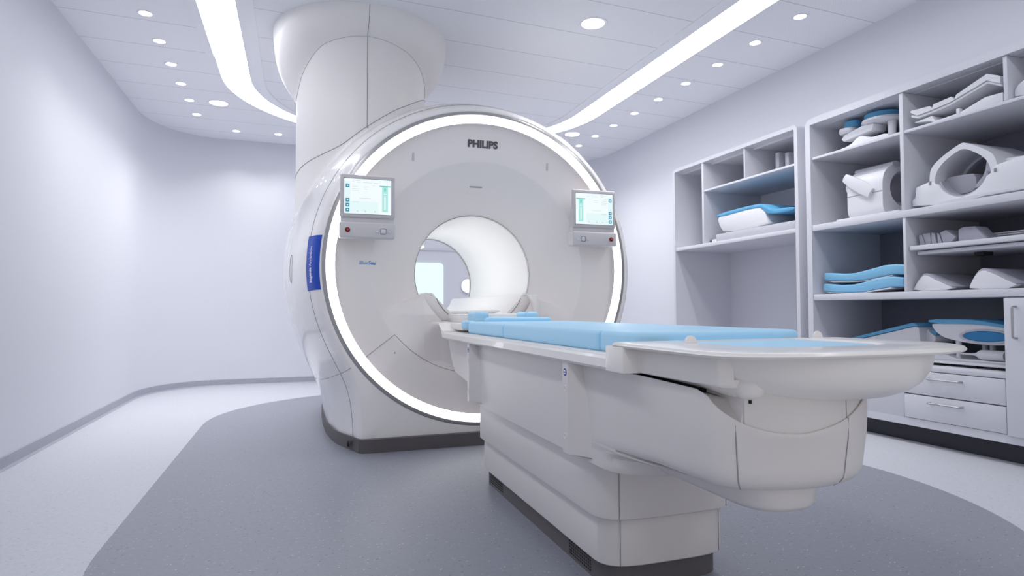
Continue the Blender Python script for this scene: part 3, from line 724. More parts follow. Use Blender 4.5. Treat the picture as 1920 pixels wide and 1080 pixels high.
# sliding top: long rail board
def sym(P, xc): return [(xc - x, z) for x, z in P] + [(xc + x, z) for x, z in reversed(P)]
KX = 1.09
board = sym([(0.30, 0.645), (0.335, 0.652), (0.345, 0.660), (0.345, 0.682), (0.339, 0.689), (0.318, 0.688), (0.312, 0.680), (0.303, 0.680), (0.297, 0.690)], KX)
extr('table_top', board, 'Y', 1.40, 3.30, M_TRAY, tab, 0.0, 2, 25)
lofted('dock_flange', [[(KX - 0.345, 3.30, 0.652), (KX + 0.345, 3.30, 0.652), (KX + 0.345, 3.30, 0.694), (KX - 0.345, 3.30, 0.694)], [(KX - 0.345, 3.36, 0.70), (KX + 0.345, 3.36, 0.70), (KX + 0.345, 3.38, 0.72), (KX - 0.345, 3.38, 0.72)], [(KX - 0.345, 3.40, 0.725), (KX + 0.345, 3.40, 0.725), (KX + 0.345, 3.40, 0.735), (KX - 0.345, 3.40, 0.735)], [(KX - 0.345, 3.60, 0.731), (KX + 0.345, 3.60, 0.731), (KX + 0.345, 3.60, 0.737), (KX - 0.345, 3.60, 0.737)]], M_TRAY, tab, True, True, True, 30)
box('slide_plate', (KX - 0.28, KX + 0.28), (3.14, 3.74), (0.70, 0.735), M_TRAY, tab, 0.008)
box('slide_plate_step', (KX - 0.22, KX + 0.22), (3.46, 3.74), (0.73, 0.785), M_TRAY, tab, 0.015)
# end tray: rim, hull, side block
TY = 1.115
def plan2(hl, hr, yf, yr, bl, br, el, er, xc, nf=48, ns=6):
    L_ = plan(hl, yf, yr, bl, el, xc, nf, ns); R_ = plan(hr, yf, yr, br, er, xc, nf, ns); k = len(L_) // 2
    return L_[:k] + R_[k:]
def rim_plan(hw, yf, yr, b, e, xc): return plan(hw, yf, yr, b, e, xc, 48, 6)
RXc = 1.118
o_r = lambda d: plan2(0.378 - d, 0.347 - d, 0.900 + d, 1.40 - d, 0.16, 0.25, 3.4, 2.4, RXc)
i_r = lambda d: rim_plan(0.195 - d, 1.055 + d, 1.385, 0.12, 3.0, RXc)
def rz(P, z): return [(x, y, z) for x, y in P]
rings = [rz(o_r(0.010), 0.7130), rz(o_r(0.003), 0.7145), rz(o_r(0.0), 0.7190), rz(o_r(0.003), 0.7245), rz(o_r(0.010), 0.7265), rz(i_r(-0.006), 0.7265), rz(i_r(0.0), 0.724), rz(i_r(0.006), 0.712), rz(i_r(0.012), 0.690)]
lofted('end_tray', rings, M_TRAY, tab, True, False, True, 50)
h = lambda hw, yf, b: plan2(hw, hw - 0.022, yf, 1.36, b, b + 0.09, 2.6, 2.15, RXc)
rings = [rz(h(0.310, 0.915, 0.22), 0.716), rz(h(0.308, 0.918, 0.22), 0.695), rz(h(0.303, 0.924, 0.22), 0.674), rz(h(0.291, 0.936, 0.22), 0.652), rz(h(0.270, 0.956, 0.22), 0.634), rz(h(0.24, 0.985, 0.21), 0.621), rz(h(0.18, 1.04, 0.18), 0.614)]
lofted('tray_hull', rings, M_TRAY, tab, True, True, True, 50)
extr('tray_side_block', [(0.741, 1.335), (0.741, 1.425), (0.83, 1.425), (0.83, 1.04), (0.800, 1.055), (0.789, 1.13), (0.789, 1.335)], 'Z', 0.652, 0.7165, M_TRAY, tab, 0.004)
lofted('tray_skirt', [[(0.794, 1.33, 0.665), (0.794, 1.12, 0.665), (0.805, 1.055, 0.665), (0.85, 1.035, 0.665), (0.98, 1.03, 0.665), (0.98, 1.33, 0.665)],
    [(0.794, 1.33, 0.654), (0.794, 1.12, 0.653), (0.806, 1.056, 0.650), (0.85, 1.036, 0.648), (0.98, 1.03, 0.64), (0.98, 1.33, 0.648)],
    [(0.82, 1.30, 0.648), (0.82, 1.13, 0.640), (0.838, 1.075, 0.630), (0.87, 1.05, 0.622), (0.98, 1.04, 0.62), (0.98, 1.30, 0.64)]], M_TRAY, tab, True, True, True, 30)
nub = lofted('tray_latch', [[(0.868 + a * math.cos(t), 1.045 + b * math.sin(t), z) for t in [2 * PI * i / 24 for i in range(24)]] for z, a, b in ((0.672, 0.020, 0.020), (0.660, 0.030, 0.030), (0.646, 0.033, 0.032), (0.634, 0.028, 0.026), (0.626, 0.019, 0.016), (0.624, 0.012, 0.009))], M_TRAY, tab)
for x in (0.860, 0.875): lathe('latch_pin', [(0.0036, 0.618), (0.0036, 0.625)], (x, 1.033, 0), 'Z', M_BLACK, nub, 12, cap0=True, cap1=True, label='black pin')
def tab_disc(x, y):
    pts = [(x + 0.017 * math.cos(PI * i / 14), 0.7245 + 0.020 * math.sin(PI * i / 14)) for i in range(15)]
    extr('rim_tab', pts, 'Y', y - 0.004, y + 0.004, M_TRAY, tab, 0.002)
tab_disc(0.888, 1.270); tab_disc(1.39, 1.388)

# mattress: lies on the table, own thing
mt = thing('mattress', 'long light blue segmented mattress lying on the patient table', 'mattress', (KX, 2.2, 0.70))
def pad(nm, outline, z0, z1, r, parent, bulge=0.0, label=None, m=M_MATT):
    n = len(outline); cx = sum(p[0] for p in outline) / n; cy = sum(p[1] for p in outline) / n
    area = sum(outline[i][0] * outline[(i + 1) % n][1] - outline[(i + 1) % n][0] * outline[i][1] for i in range(n))
    def off(d):
        Q = []
        for i in range(n):
            a, b = Vector(outline[i - 1]), Vector(outline[(i + 1) % n]); t = (b - a)
            if t.length < 1e-9: Q.append(outline[i]); continue
            t.normalize(); nr = Vector((t.y, -t.x)) * (1 if area > 0 else -1)
            Q.append((outline[i][0] - nr.x * d, outline[i][1] - nr.y * d))
        return Q
    rings = [rz(off(r * .6), z0), rz(off(r * .15), z0 + r * .3), rz(off(0), z0 + r * .8)]
    for a in (0, 22, 45, 68, 90):
        a = math.radians(a); rings.append(rz(off(r * (1 - math.cos(a))), z1 - r + r * math.sin(a)))
    return lofted(nm, rings, m, parent, True, True, True, 60, label)
pad('leg_section', rrect(0.812, 1.368, 1.425, 1.602, 0.02), 0.689, 0.748, 0.014, mt)
pad('body_section', rrect(0.812, 1.368, 1.598, 2.472, 0.018), 0.689, 0.748, 0.014, mt)
pad('shoulder_section', rrect(0.815, 1.365, 2.468, 3.06, 0.03), 0.691, 0.748, 0.014, mt)
pad('head_section', smooth_poly([(0.90, 3.02), (0.91, 3.08), (0.97, 3.14), (1.005, 3.22), (1.0, 3.44), (1.17, 3.44), (1.165, 3.22), (1.20, 3.14), (1.26, 3.08), (1.27, 3.02)], 2), 0.735, 0.768, 0.014, mt)
pad('edge_flap', rrect(0.80, 0.86, 3.04, 3.13, 0.02), 0.712, 0.752, 0.012, mt)
for x in (0.938, 1.225): pad('head_pad', rrect(x - 0.043, x + 0.043, 3.20, 3.37, 0.03), 0.740, 0.797, 0.018, mt)
pad('foot_section', rim_plan(0.190, 1.062, 1.44, 0.12, 3.0, RXc), 0.691, 0.7225, 0.006, mt)
lofted('mattress_base', [rz(rrect(0.825, 1.355, 1.44, 3.06, 0.02), z) for z in (0.6903, 0.6925)], M_COIL, mt, label='thin pale under-sheet')
for y_ in (2.47, 1.60): tube('stitch_line', [(0.8115, y_, 0.695), (0.811, y_, 0.733), (0.818, y_, 0.7445)], 0.0012, M_MATT, mt, n=6)

# ------------------------------------------------------------------ cabinets on the right wall
CF, CB = 3.47, 4.12
def rframe(name, y0, y1, z0, z1, ti, x0, x1, m, parent, rad=0.045, bottom=True):
    # rounded face frame in the YZ plane
    def rr_(a, b, c, d, r, k=6):
        P = []
        for cy_, cz_, s in ((b - r, d - r, 0), (a + r, d - r, 1), (a + r, c + r, 2), (b - r, c + r, 3)):
            for i in range(k + 1): t = PI / 2 * (s + i / k); P.append((cy_ + r * math.cos(t), cz_ + r * math.sin(t)))
        return P
    O = rr_(y0, y1, z0, z1, rad); I = rr_(y0 + ti, y1 - ti, z0 + ti, z1 - ti, max(0.004, rad - ti))
    rings = [[(x1, y, z) for y, z in O], [(x0 + 0.004, y, z) for y, z in O], [(x0, y, z) for y, z in O], [(x0, y, z) for y, z in I], [(x1, y, z) for y, z in I]]
    V, F = loft(rings + [rings[0]], True)
    return mesh(name, V, F, m, parent, 40)
cabL = thing('open_cabinet', 'tall open white cabinet nearer the scanner, empty below its shelf', 'cabinet', (3.8, 4.42, 0.0))
rframe('carcass', 3.617, 5.225, 0.0, 2.168, 0.032, CF, CB, M_CAB, cabL)
box('back_panel', (CB - 0.004, CB + 0.016), (3.62, 5.22), (0.01, 2.15), M_CABIN2, cabL)
box('shelf', (CF + 0.006, CB - 0.003), (3.65, 5.194), (1.368, 1.400), M_CAB, cabL, 0.003)
box('shelf', (CF + 0.012, CB - 0.003), (3.65, 4.748), (1.868, 1.886), M_CAB, cabL, 0.003)
box('divider', (CF + 0.008, CB - 0.003), (4.748, 4.776), (1.40, 2.138), M_CAB, cabL, 0.003)
box('divider', (CF + 0.012, CB - 0.003), (4.197, 4.215), (1.886, 2.138), M_CAB, cabL, 0.003)
box('panel_joint', (CB - 0.006, CB - 0.003), (4.02, 4.024), (0.04, 1.365), M_SEAM, cabL)
cabR = thing('storage_cabinet', 'large white wall cabinet with shelves of equipment, drawers and a door', 'cabinet', (3.8, 2.4, 0.0))
rframe('carcass', 1.0, 3.542, 0.110, 2.168, 0.045, CF, CB, M_CAB, cabR, 0.055)
box('back_panel', (CB - 0.004, CB + 0.016), (1.0, 3.54), (0.11, 2.15), M_NICHESHADE, cabR)
box('kick_board', (3.56, 3.60), (1.0, 3.60), (0.0, 0.112), M_KICK, cabR, label='dark kick board')
box('shelf', (CF + 0.012, CB - 0.003), (1.05, 3.494), (1.870, 1.888), M_CAB, cabR, 0.003)
box('shelf', (CF + 0.004, CB - 0.003), (1.05, 3.496), (1.358, 1.402), M_CAB, cabR, 0.004)
box('shelf', (CF + 0.004, CB - 0.003), (1.05, 3.496), (0.866, 0.909), M_CAB, cabR, 0.004)
box('divider', (CF + 0.008, CB - 0.003), (2.777, 2.803), (1.402, 2.122), M_CAB, cabR, 0.003)
box('divider', (CF + 0.008, CB - 0.003), (2.777, 2.797), (0.909, 1.358), M_CAB, cabR, 0.003)
box('divider', (CF + 0.012, CB - 0.003), (2.188, 2.209), (1.888, 2.122), M_CAB, cabR, 0.003)
ps = box('pull_out_shelf', (CF + 0.02, CB - 0.05), (1.05, 2.766), (1.155, 1.182), M_CAB, cabR, 0.003)
box('shelf_lip', (CF + 0.06, CB - 0.05), (1.05, 2.748), (1.128, 1.150), M_CAB, ps, 0.004)
box('shelf_bracket', (3.66, 3.74), (2.452, 2.506), (1.106, 1.130), M_BLACK, ps, 0.003, label='black bracket under the shelf')
box('counter', (CF - 0.004, CB - 0.003), (2.228, 3.496), (0.442, 0.470), M_CAB, cabR, 0.004)
box('base_panel', (CF + 0.003, CF + 0.02), (2.812, 3.496), (0.155, 0.440), M_CAB, cabR, 0.002)
def handle(nm, p0, p1, out, parent):
    p0, p1 = Vector(p0), Vector(p1); o = Vector((-out, 0, 0)); d = (p1 - p0).normalized() * 0.012
    tube(nm, [p0, p0 + o * 0.7, p0 + o + d * 0.4, p0 + o + d, p1 + o - d, p1 + o - d * 0.4, p1 + o * 0.7, p1], 0.0055, M_STEEL, parent, label='steel bar handle')
for z0, z1, hz in ((0.303, 0.438, 0.400), (0.158, 0.297, 0.262)):
    d = box('drawer', (CF - 0.006, CF + 0.35), (2.232, 2.804), (z0, z1), M_CAB, cabR, 0.003)
    handle('handle', (CF - 0.005, 2.640, hz), (CF - 0.005, 2.455, hz), 0.030, d)
d = box('door', (CF - 0.016, CF + 0.004), (1.30, 2.224), (0.152, 0.860), M_CAB, cabR, 0.004)
handle('handle', (CF - 0.015, 2.165, 0.815), (CF - 0.015, 2.165, 0.655), 0.030, d)

# ------------------------------------------------------------------ things on the shelves
G0 = 0.0012
# left cabinet, top right: two upright grey blocks
for y0, z1, lb in ((4.03, 2.068, 'left of the two upright grey boards in the left cabinet top compartment'), (3.925, 2.045, 'right of the two upright grey boards in the left cabinet top compartment')):
    tag(box('upright_board', (3.66, 3.84), (y0 - 0.02, y0 + 0.02), (1.886 + G0, z1), M_COILG, None, 0.004), lb, 'board', 'upright boards in the top compartment')
tag(extr('wedge_block', [(4.80, 1.40 + G0), (5.10, 1.40 + G0), (5.10, 1.70), (4.98, 1.99), (4.80, 2.0)], 'X', 3.72, 3.95, M_COIL, None, 0.01), 'pale slanted block half hidden in the narrow left compartment of the open cabinet', 'block')
# lower compartment: slab, blue topped cushion
tag(box('foam_slab', (3.50, 4.05), (3.66, 4.61), (1.40 + G0, 1.466), M_COILG, None, 0.006), 'flat grey slab on the open cabinet shelf under the blue cushion', 'slab')
t = thing('positioning_cushion', 'white cushion with a blue top on the grey slab in the open cabinet', 'cushion', (3.7, 4.3, 1.466))
extr('cushion_body', smooth_poly([(4.53, 1.468), (4.585, 1.535), (4.615, 1.60), (4.58, 1.635), (4.10, 1.640), (4.02, 1.600), (4.0, 1.52), (3.98, 1.468)], 1), 'X', 3.52, 4.0, M_COIL, t, 0.012)
extr('cushion_top', smooth_poly([(4.622, 1.612), (4.622, 1.650), (4.10, 1.660), (4.02, 1.64), (3.95, 1.585), (3.70, 1.575), (3.70, 1.545), (3.97, 1.55), (4.03, 1.59), (4.09, 1.634)], 1), 'X', 3.515, 4.0, M_BLUE, t, 0.008, label='blue padded top')
t = thing('small_clamp', 'small white clamp with a black hole beside the grey slab in the open cabinet', 'clamp', (3.55, 4.70, 1.40))
box('clamp_body', (3.52, 3.62), (4.62, 4.70), (1.40 + G0, 1.43), M_COIL, t, 0.006)
lathe('clamp_knob', [(0.001, -0.03), (0.012, -0.03), (0.015, -0.02), (0.015, 0.02), (0.001, 0.02)], (3.56, 4.722, 1.418), 'X', M_BLACK, t, 16, label='black knob')

# top-left niche: support with two blue pads
t = thing('head_support', 'white clamp support with two blue foam pads in the top niche', 'support', (3.65, 3.12, 1.888))
extr('support_foot', smooth_poly([(2.93, 1.888 + G0), (3.34, 1.888 + G0), (3.33, 1.905), (3.22, 1.915), (3.16, 1.955), (3.12, 1.955), (3.07, 1.925), (2.93, 1.925)], 1), 'X', 3.54, 3.78, M_COIL, t, 0.006)
tube('support_post', [(3.66, 3.00, 1.915), (3.66, 3.00, 1.96), (3.66, 3.00, 2.03)], [0.026, 0.024, 0.027], M_COIL, t, n=16)
tube('support_post', [(3.66, 3.23, 1.905), (3.66, 3.23, 2.0)], 0.018, M_COIL, t, n=16)
extr('support_arm', [(3.33, 1.985), (3.31, 1.965), (3.08, 1.985), (3.07, 2.03), (3.16, 2.035), (3.30, 2.01)], 'X', 3.58, 3.70, M_COIL, t, 0.006)
lathe('pad_plate', [(0.001, 2.03), (0.11, 2.032), (0.135, 2.045), (0.13, 2.06), (0.001, 2.062)], (3.68, 3.075, 0), 'Z', M_COIL, t, 40)
lathe('blue_pad', [(0.105, 2.0625), (0.108, 2.075), (0.108, 2.098), (0.10, 2.104), (0.001, 2.106)], (3.68, 3.085, 0), 'Z', M_BLUE, t, 40, cap0=True, label='round blue foam pad, larger')
lathe('pad_plate', [(0.001, 2.015), (0.05, 2.016), (0.062, 2.03), (0.06, 2.052), (0.001, 2.054)], (3.62, 3.30, 0), 'Z', M_COIL, t, 32)
lathe('blue_pad', [(0.052, 2.0545), (0.055, 2.07), (0.054, 2.098), (0.048, 2.103), (0.001, 2.104)], (3.64, 3.28, 0), 'Z', M_BLUE, t, 32, cap0=True, label='round blue foam pad, smaller')

# second niche: box-shaped head coil on a board
t = thing('head_coil', 'white boxy head coil with round opening and carrying handle', 'coil', (3.7, 3.05, 1.402))
box('coil_board', (3.49, 3.95), (2.83, 3.30), (1.402 + G0, 1.414), M_COIL, t, 0.003)
xcx, zcx = 3.735, 1.585
def annulus_y(name, outer, inner, y0, y1, m, parent, angle=40):
    rings = [[(x, y0, z) for x, z in outer], [(x, y0, z) for x, z in inner], [(x, y1, z) for x, z in inner], [(x, y1, z) for x, z in outer]]
    V, F = loft(rings + [rings[0]], True); return mesh(name, V, F, m, parent, angle)
N = 64; outer, inner = [], []
for i in range(N):
    a = 2 * PI * i / N; c_, s_ = math.cos(a), math.sin(a)
    r_ = 1.0 / max(abs(c_) / 0.19, abs(s_) / 0.170); rs = 0.175
    e = 2.6 if s_ > 0 else 8
    ox, oz = 0.19 * sgnp(c_, 2 / e), (0.165 if s_ > 0 else 0.17) * sgnp(s_, 2 / e)
    outer.append((xcx + ox, zcx + oz)); inner.append((xcx + 0.125 * c_, zcx + 0.118 * s_))
annulus_y('coil_shell', outer, inner, 2.985, 3.255, M_COIL, t)
annulus_y('coil_lining', [(xcx + 0.1245 * math.cos(2 * PI * i / N), zcx + 0.1175 * math.sin(2 * PI * i / N)) for i in range(N)], [(xcx + 0.112 * math.cos(2 * PI * i / N), zcx + 0.105 * math.sin(2 * PI * i / N)) for i in range(N)], 2.995, 3.24, M_GREY, t)
box('coil_cushion', (3.66, 3.81), (3.0, 3.23), (1.478, 1.50), M_GREY, t, 0.008)
tube('shell_joint', [(xcx - 0.1915, 3.255, 1.565), (xcx - 0.1915, 2.987, 1.565)], 0.0015, M_SEAM, t)
lofted('top_rail', [[(3.66 + 0.035 * math.cos(a), y, 1.742 + 0.020 * math.sin(a)) for a in [2 * PI * i / 16 for i in range(16)]] for y in (2.975, 2.99, 3.24, 3.265)], M_COILG, t)
hp = [(3.545, 3.27, 1.70), (3.536, 3.20, 1.655), (3.534, 3.12, 1.605), (3.535, 3.06, 1.560)]
rings = []
for i, p in enumerate(hp):
    wv = (0.022, 0.030, 0.034, 0.026)[i]
    wv *= 1.25; a_, b_ = (p[1] + wv * 0.55, p[2] - wv * 0.83), (p[1] - wv * 0.55, p[2] + wv * 0.83)
    rings.append([(p[0] + 0.012, *a_), (p[0] - 0.008, *a_), (p[0] - 0.016, (a_[0] + b_[0]) / 2, (a_[1] + b_[1]) / 2), (p[0] - 0.008, *b_), (p[0] + 0.012, *b_)])
lofted('carry_handle', rings, M_COIL, t, True, True, True, 40)
lathe('end_knob', [(0.001, 0.05), (0.04, 0.045), (0.055, 0.02), (0.055, 0.0)], (3.60, 3.235, 1.63), 'Y', M_COIL, t, 24)

# top middle: stacked curved coil plates
pl = [(2.745, 2.018), (2.72, 2.010), (2.62, 1.995), (2.605, 1.978), (2.60, 1.990), (2.595, 2.0), (2.49, 2.012), (2.475, 1.99), (2.465, 2.004), (2.36, 2.048), (2.30, 2.075), (2.23, 2.045)]
def ribbon(P, th): return P + [(y - 0.0, z - th) for y, z in reversed(P)]
t = thing('coil_plate', 'bent white coil plate with notches lying on the flat one, top compartment', 'coil plate', (3.7, 2.5, 1.93))
up = [(2.742, 1.975), (2.70, 1.958), (2.62, 1.962), (2.50, 1.975), (2.36, 2.012), (2.30, 2.03), (2.23, 1.99)]
extr('plate', ribbon(up, 0.016), 'X', 3.50, 3.90, M_COIL, t, 0.004)
extr('raised_edge', [(2.742, 1.990), (2.735, 1.997), (2.62, 1.990), (2.602, 1.972), (2.596, 1.993), (2.49, 2.004), (2.472, 1.984), (2.462, 2.006), (2.35, 2.046), (2.295, 2.064), (2.23, 2.03), (2.23, 1.99), (2.30, 2.03), (2.36, 2.012), (2.50, 1.975), (2.62, 1.962), (2.70, 1.958)], 'X', 3.492, 3.52, M_COIL, t, 0.0)
t = thing('coil_plate', 'flat white coil plate under the bent notched one, top compartment', 'coil plate', (3.7, 2.5, 1.888))
extr('plate', [(2.735, 1.926), (2.64, 1.908), (2.60, 1.890), (2.23, 1.890), (2.23, 1.945), (2.32, 1.948), (2.46, 1.905), (2.60, 1.90), (2.62, 1.935)], 'X', 3.51, 3.88, M_COIL, t, 0.003)
box('end_stop', (3.505, 3.53), (2.455, 2.475), (1.890, 1.93), M_COIL, t, 0.003)
tag(extr('curved_cover', smooth_poly([(2.182, 1.912 - 0.022), (2.18, 1.955), (2.10, 1.995), (1.90, 2.04), (1.80, 2.0), (1.80, 1.89)], 1), 'X', 3.52, 3.85, M_COIL, None, 0.004), 'pale curved cover peeking in at the right edge of the top row', 'cover')

# big coil with a pointed arch
t = thing('arch_coil', 'large white coil with a pointed arch, grey inner pads and wide wings', 'coil', (3.7, 2.45, 1.402))
wing = [(2.765, 1.425), (2.765, 1.462), (2.745, 1.474), (2.737, 1.535), (2.645, 1.556), (2.615, 1.53)]
wing += [(2.465 + 0.142 * math.cos(math.radians(a)), 1.577 + 0.142 * math.sin(math.radians(a))) for a in range(-22, -160, -9)]
wing += [(2.31, 1.535), (2.285, 1.572), (2.14, 1.592), (2.105, 1.575), (2.095, 1.50), (2.08, 1.478), (2.08, 1.43), (2.12, 1.418), (2.35, 1.416), (2.42, 1.405), (2.62, 1.405), (2.66, 1.415)]
extr('coil_base', wing, 'X', 3.52, 3.92, M_COIL, t, 0.006)
ao = [(2.655, 1.50), (2.655, 1.60), (2.635, 1.645), (2.56, 1.695), (2.47, 1.735), (2.445, 1.735), (2.36, 1.685), (2.30, 1.640), (2.278, 1.585), (2.278, 1.50)]
ai = [(2.626, 1.50), (2.622, 1.580), (2.598, 1.625), (2.545, 1.668), (2.475, 1.700), (2.440, 1.698), (2.375, 1.655), (2.335, 1.615), (2.314, 1.57), (2.308, 1.50)]
ao, ai = smooth_poly(ao, 2, False), smooth_poly(ai, 2, False); na_ = len(ao)
rings = [[(x, y, z) for y, z in P] for x, P in ((3.525, ao), (3.525, ai), (3.90, ai), (3.90, ao))]
V, F = loft(rings + [rings[0]], False); mesh('arch_shell', V, F + [(0, na_, 2 * na_, 3 * na_), (na_ - 1, 2 * na_ - 1, 3 * na_ - 1, 4 * na_ - 1)], M_COIL, t, 30)
ri = [(2.465 + (y - 2.465) * 0.90, 1.50 + (z - 1.50) * 0.93) for y, z in ai]
V, F = loft([[(x, y, z) for y, z in P] for x, P in ((3.74, ai), (3.74, ri), (3.77, ri), (3.77, ai))], False); mesh('arch_rib', V, F, M_COIL, t, 40)
extr('cradle_liner', [(2.465 + r_ * math.cos(math.radians(a)), 1.577 + r_ * math.sin(math.radians(a))) for r_, rng in ((0.1425, range(-15, -168, -9)), (0.132, range(-168, -14, 9))) for a in rng], 'X', 3.535, 3.88, M_GREY, t, 0.0, 2, 40, 'grey liner of the cradle')
extr('roof_flank', [(2.30, 1.62), (2.05, 1.60), (2.05, 1.53), (2.28, 1.55)], 'X', 3.60, 3.92, M_COIL, t, 0.02)
extr('inner_pad', smooth_poly([(2.628, 1.575), (2.50, 1.572), (2.44, 1.565), (2.44, 1.47), (2.52, 1.458), (2.59, 1.468), (2.622, 1.51)], 1), 'X', 3.60, 3.86, M_GREY, t, 0.006, label='grey inner pad')
extr('inner_pad', smooth_poly([(2.345, 1.628), (2.318, 1.628), (2.316, 1.50), (2.38, 1.482), (2.42, 1.47), (2.40, 1.50), (2.36, 1.54)], 1), 'X', 3.55, 3.86, M_GREY, t, 0.0, label='grey side pad')
for y in (2.648, 2.285): box('latch', (3.515, 3.53), (y - 0.006, y + 0.006), (1.535, 1.555), M_SEAM, t, 0.002)

# stacked blue cushions
def wave(z, h):
    up = [(3.452, z + h), (3.40, z + h - 0.003), (3.30, z + h - 0.014), (3.20, z + h - 0.015), (3.08, z + h + 0.004), (2.98, z + h + 0.022), (2.90, z + h + 0.024), (2.83, z + h + 0.014)]
    dn = [(3.458, z + 0.012), (3.38, z + 0.002), (3.24, z - 0.006), (3.12, z - 0.004), (3.02, z + 0.010), (2.92, z + 0.022), (2.83, z + 0.018)]
    return up + list(reversed(dn))
for z, lb, sh in ((0.918, 'lower of the two stacked wavy blue cushions in the lower niche', 0.012), (0.994, 'upper of the two stacked wavy blue cushions in the lower niche', 0.0)):
    t = thing('wavy_cushion', lb, 'cushion', (3.7, 3.15, z - 0.01), 'stacked blue cushions')
    extr('cushion_pad', [(y + sh, q + 0.004) for y, q in wave(z, 0.062)], 'X', 3.53, 3.98, M_CUSHSHADE, t, 0.010, 3, 60)
    extr('cushion_sole', [(y + sh, q) for y, q in [(3.45, z + 0.012), (3.38, z + 0.004), (3.24, z - 0.004), (3.12, z - 0.002), (3.02, z + 0.012), (2.92, z + 0.024), (2.92, z + 0.016), (3.02, z + 0.004), (3.12, z - 0.008), (3.24, z - 0.0085), (3.38, z - 0.003)]], 'X', 3.535, 3.97, M_COIL, t, 0.001, label='pale sole')

# pull-out shelf: foam blocks, plates
zs = 1.182 + G0
for y1, y0, z1, tl, lb in ((2.838, 2.815, 1.240, -0.01, ''), ):
    pass
fb = [([(2.748, zs), (2.712, zs), (2.732, 1.252), (2.752, 1.246)], 'leftmost small grey foam block on the pull-out shelf'),
      ([(2.708, zs), (2.678, zs), (2.680, 1.256), (2.728, 1.254)], 'second small grey foam block from the left on the pull-out shelf, wider at the top'),
      ([(2.674, zs), (2.640, zs), (2.655, 1.252), (2.674, 1.254)], 'third small grey foam block from the left on the pull-out shelf, narrow'),
      ([(2.634, zs), (2.608, zs), (2.628, 1.246), (2.638, 1.248)], 'fourth small grey foam block from the left on the pull-out shelf, slim and leaning'),
      ([(2.602, zs), (2.555, zs), (2.530, 1.215), (2.585, 1.262), (2.620, 1.250)], 'tilted grey foam wedge, fifth from the left on the pull-out shelf')]
for P, lb in fb: tag(extr('foam_block', P, 'X', 3.55, 3.68, M_GREY, None, 0.003), lb, 'foam block', 'grey foam blocks on the pull-out shelf')
tag(extr('foam_wedge', [(2.515, zs), (2.36, zs), (2.42, 1.262), (2.49, 1.266), (2.515, 1.255)], 'X', 3.55, 3.655, M_GREY, None, 0.008), 'large grey foam wedge right of the small blocks on the pull-out shelf', 'foam block')
def rz_(P, z): return [(x, y, z) for x, y in P]
for i in range(4):
    z = zs + 0.011 * i
    e_ = 0.012 * (3 - i)
    o = lofted('coil_disc', [rz_([(x, y) for x, y in rrect(3.665 + d, 4.0, 1.86, 2.475 + e_ * 0.8 - d, 0.09, 8)], zz) for zz, d in ((z, 0.008), (z + 0.004, 0.0), (z + 0.008, 0.0), (z + 0.0098, 0.006))], M_COIL)
    tag(o, ('bottom', 'second from bottom', 'second from top', 'topmost')[i] + ' flat white plate of the stack on the right of the pull-out shelf', 'plate', 'stacked flat plates')
# wedge pillows
for k, (P, lb) in enumerate((([(2.775, 0.912), (2.755, 0.950), (2.722, 0.995), (2.700, 1.010), (2.675, 1.004), (2.62, 0.972), (2.50, 0.912)], 'left wedge pillow, white end and top shaded grey, on the shelf above the counter'),
                   ([(2.440, 0.912), (2.432, 0.945), (2.400, 0.998), (2.375, 1.018), (2.345, 1.016), (2.29, 0.985), (2.165, 0.912)], 'right wedge pillow, white end and top shaded grey, next to the cabinet door'))):
    t = thing('wedge_pillow', lb, 'pillow', (3.7, P[3][0], 0.909), 'wedge pillows')
    Q = smooth_poly(P, 1)
    cy_ = sum(p[0] for p in Q) / len(Q)
    extr('pillow_end', [(cy_ + (y - cy_) * 0.985, 0.9105 + (z - 0.912) * 0.95) for y, z in Q], 'X', 3.515, 3.56, M_COIL, t, 0.004, label='white end face')
    extr('pillow_shaded_top', [(y, z + 0.0 if z < 0.915 else z + 0.006) for y, z in Q], 'X', 3.522, 4.0, M_GREY, t, 0.004, label='top coloured grey as shading')  # the grey puts the shading of the pillow top into the colour

# counter: blue wedge and breast coil
t = thing('ramp_cushion', 'white ramp with a long sloping blue top on the counter', 'cushion', (3.75, 3.05, 0.47))
extr('ramp_body', [(3.38, 0.4715), (2.86, 0.4715), (2.845, 0.600), (2.852, 0.690), (2.885, 0.695), (3.38, 0.575)], 'X', 3.66, 3.95, M_COIL, t, 0.008)
extr('ramp_top', [(3.385, 0.577), (2.885, 0.697), (2.855, 0.692), (2.868, 0.712), (2.895, 0.717), (3.385, 0.597)], 'X', 3.655, 3.955, M_BLUE, t, 0.004, label='blue padded top')
extr('ramp_hollow', smooth_poly([(2.845, 0.69), (2.825, 0.655), (2.80, 0.64), (2.79, 0.635), (2.79, 0.60), (2.86, 0.59)], 1), 'X', 3.72, 3.93, M_COIL, t, 0.004)
extr('hollow_pad', smooth_poly([(2.845, 0.672), (2.81, 0.640), (2.792, 0.640), (2.792, 0.672), (2.82, 0.675)], 1), 'X', 3.73, 3.94, M_BLUE, t, 0.003, label='blue pad in the hollow')
t = thing('breast_coil', 'white prone coil frame on posts with blue padding, beside the cabinet door', 'coil', (3.75, 2.5, 0.47))
box('coil_base', (3.57, 4.0), (2.26, 2.775), (0.486, 0.500), M_COIL, t, 0.005)
extr('base_step', [(2.785, 0.500), (2.30, 0.500), (2.30, 0.512), (2.60, 0.514), (2.66, 0.532), (2.775, 0.530)], 'X', 3.64, 3.95, M_COIL, t, 0.004)
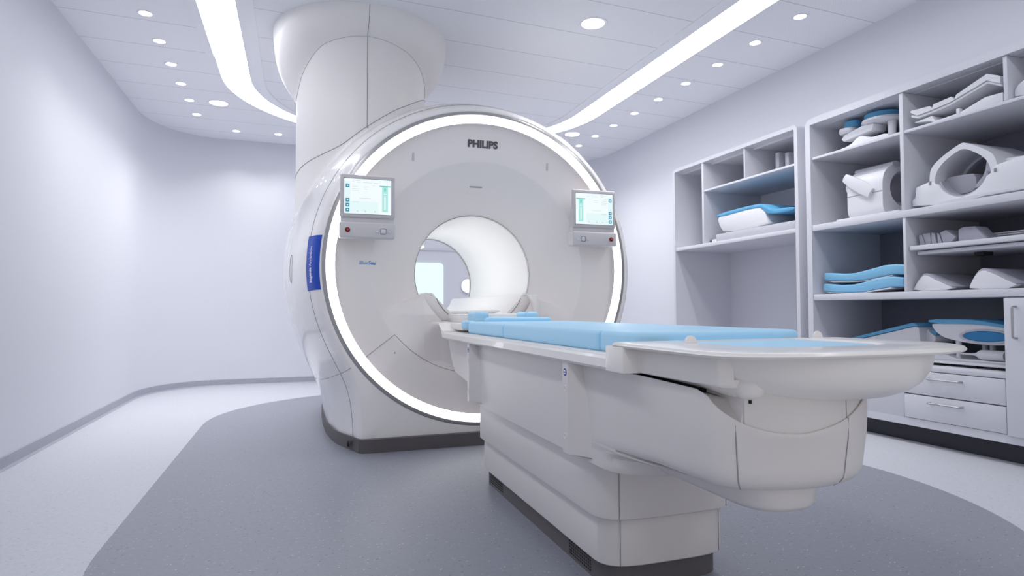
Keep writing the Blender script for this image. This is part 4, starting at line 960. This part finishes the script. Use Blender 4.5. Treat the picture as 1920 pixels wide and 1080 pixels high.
for x_, y_ in ((3.63, 2.70), (3.63, 2.50), (3.63, 2.32), (3.93, 2.70), (3.93, 2.32)): box('base_foot', (x_ - 0.03, x_ + 0.03), (y_ - 0.03, y_ + 0.03), (0.4715, 0.488), M_BLACK, t, 0.004, label='black foot')
for x, y in ((3.68, 2.62), (3.90, 2.62), (3.74, 2.47), (3.90, 2.34)): tube('support_post', [(x, y, 0.505), (x, y, 0.53), (x, y, 0.64)], [0.02, 0.013, 0.016], M_COIL, t, n=14)
extr('coil_body', smooth_poly([(2.745, 0.722), (2.735, 0.69), (2.705, 0.655), (2.66, 0.630), (2.52, 0.606), (2.36, 0.600), (2.25, 0.62), (2.25, 0.70), (2.36, 0.712), (2.47, 0.722)], 1), 'X', 3.62, 3.96, M_COIL, t, 0.010)
extr('coil_pad', smooth_poly([(2.750, 0.718), (2.750, 0.742), (2.56, 0.744), (2.46, 0.740), (2.36, 0.722), (2.25, 0.705), (2.25, 0.69), (2.36, 0.706), (2.47, 0.720)], 1), 'X', 3.61, 3.97, M_BLUE, t, 0.003, label='blue padded top')
def oval(x, a, b): return [(x, 2.425 + a * math.cos(2 * PI * i / 40), 0.650 + b * math.sin(2 * PI * i / 40)) for i in range(40)]
lofted('opening_rim', [oval(3.624, 0.150, 0.042), oval(3.612, 0.145, 0.040), oval(3.612, 0.127, 0.031), oval(3.624, 0.122, 0.029)], M_COILG, t, True, False, False, 40)
lofted('opening_pad', [oval(3.622, 0.127, 0.031), oval(3.617, 0.120, 0.028)], mat('deep blue foam', (0.02, 0.20, 0.45), 0.6), t, True, False, True, 40, 'dark blue pad inside the oval opening')
bt = thing('spray_bottle', 'small white bottle lying on the base of the prone coil by the door', 'bottle', (3.66, 2.42, 0.5145))
lathe('bottle_body', [(0.001, 2.525), (0.007, 2.525), (0.008, 2.515), (0.012, 2.505), (0.026, 2.485), (0.029, 2.47), (0.029, 2.36), (0.026, 2.35), (0.001, 2.35)], (3.66, 0, 0.544), 'Y', M_COIL, bt, 20)
lathe('bottle_nozzle', [(0.001, 2.60), (0.004, 2.60), (0.006, 2.57), (0.007, 2.524)], (3.66, 0, 0.544), 'Y', M_COIL, bt, 14)
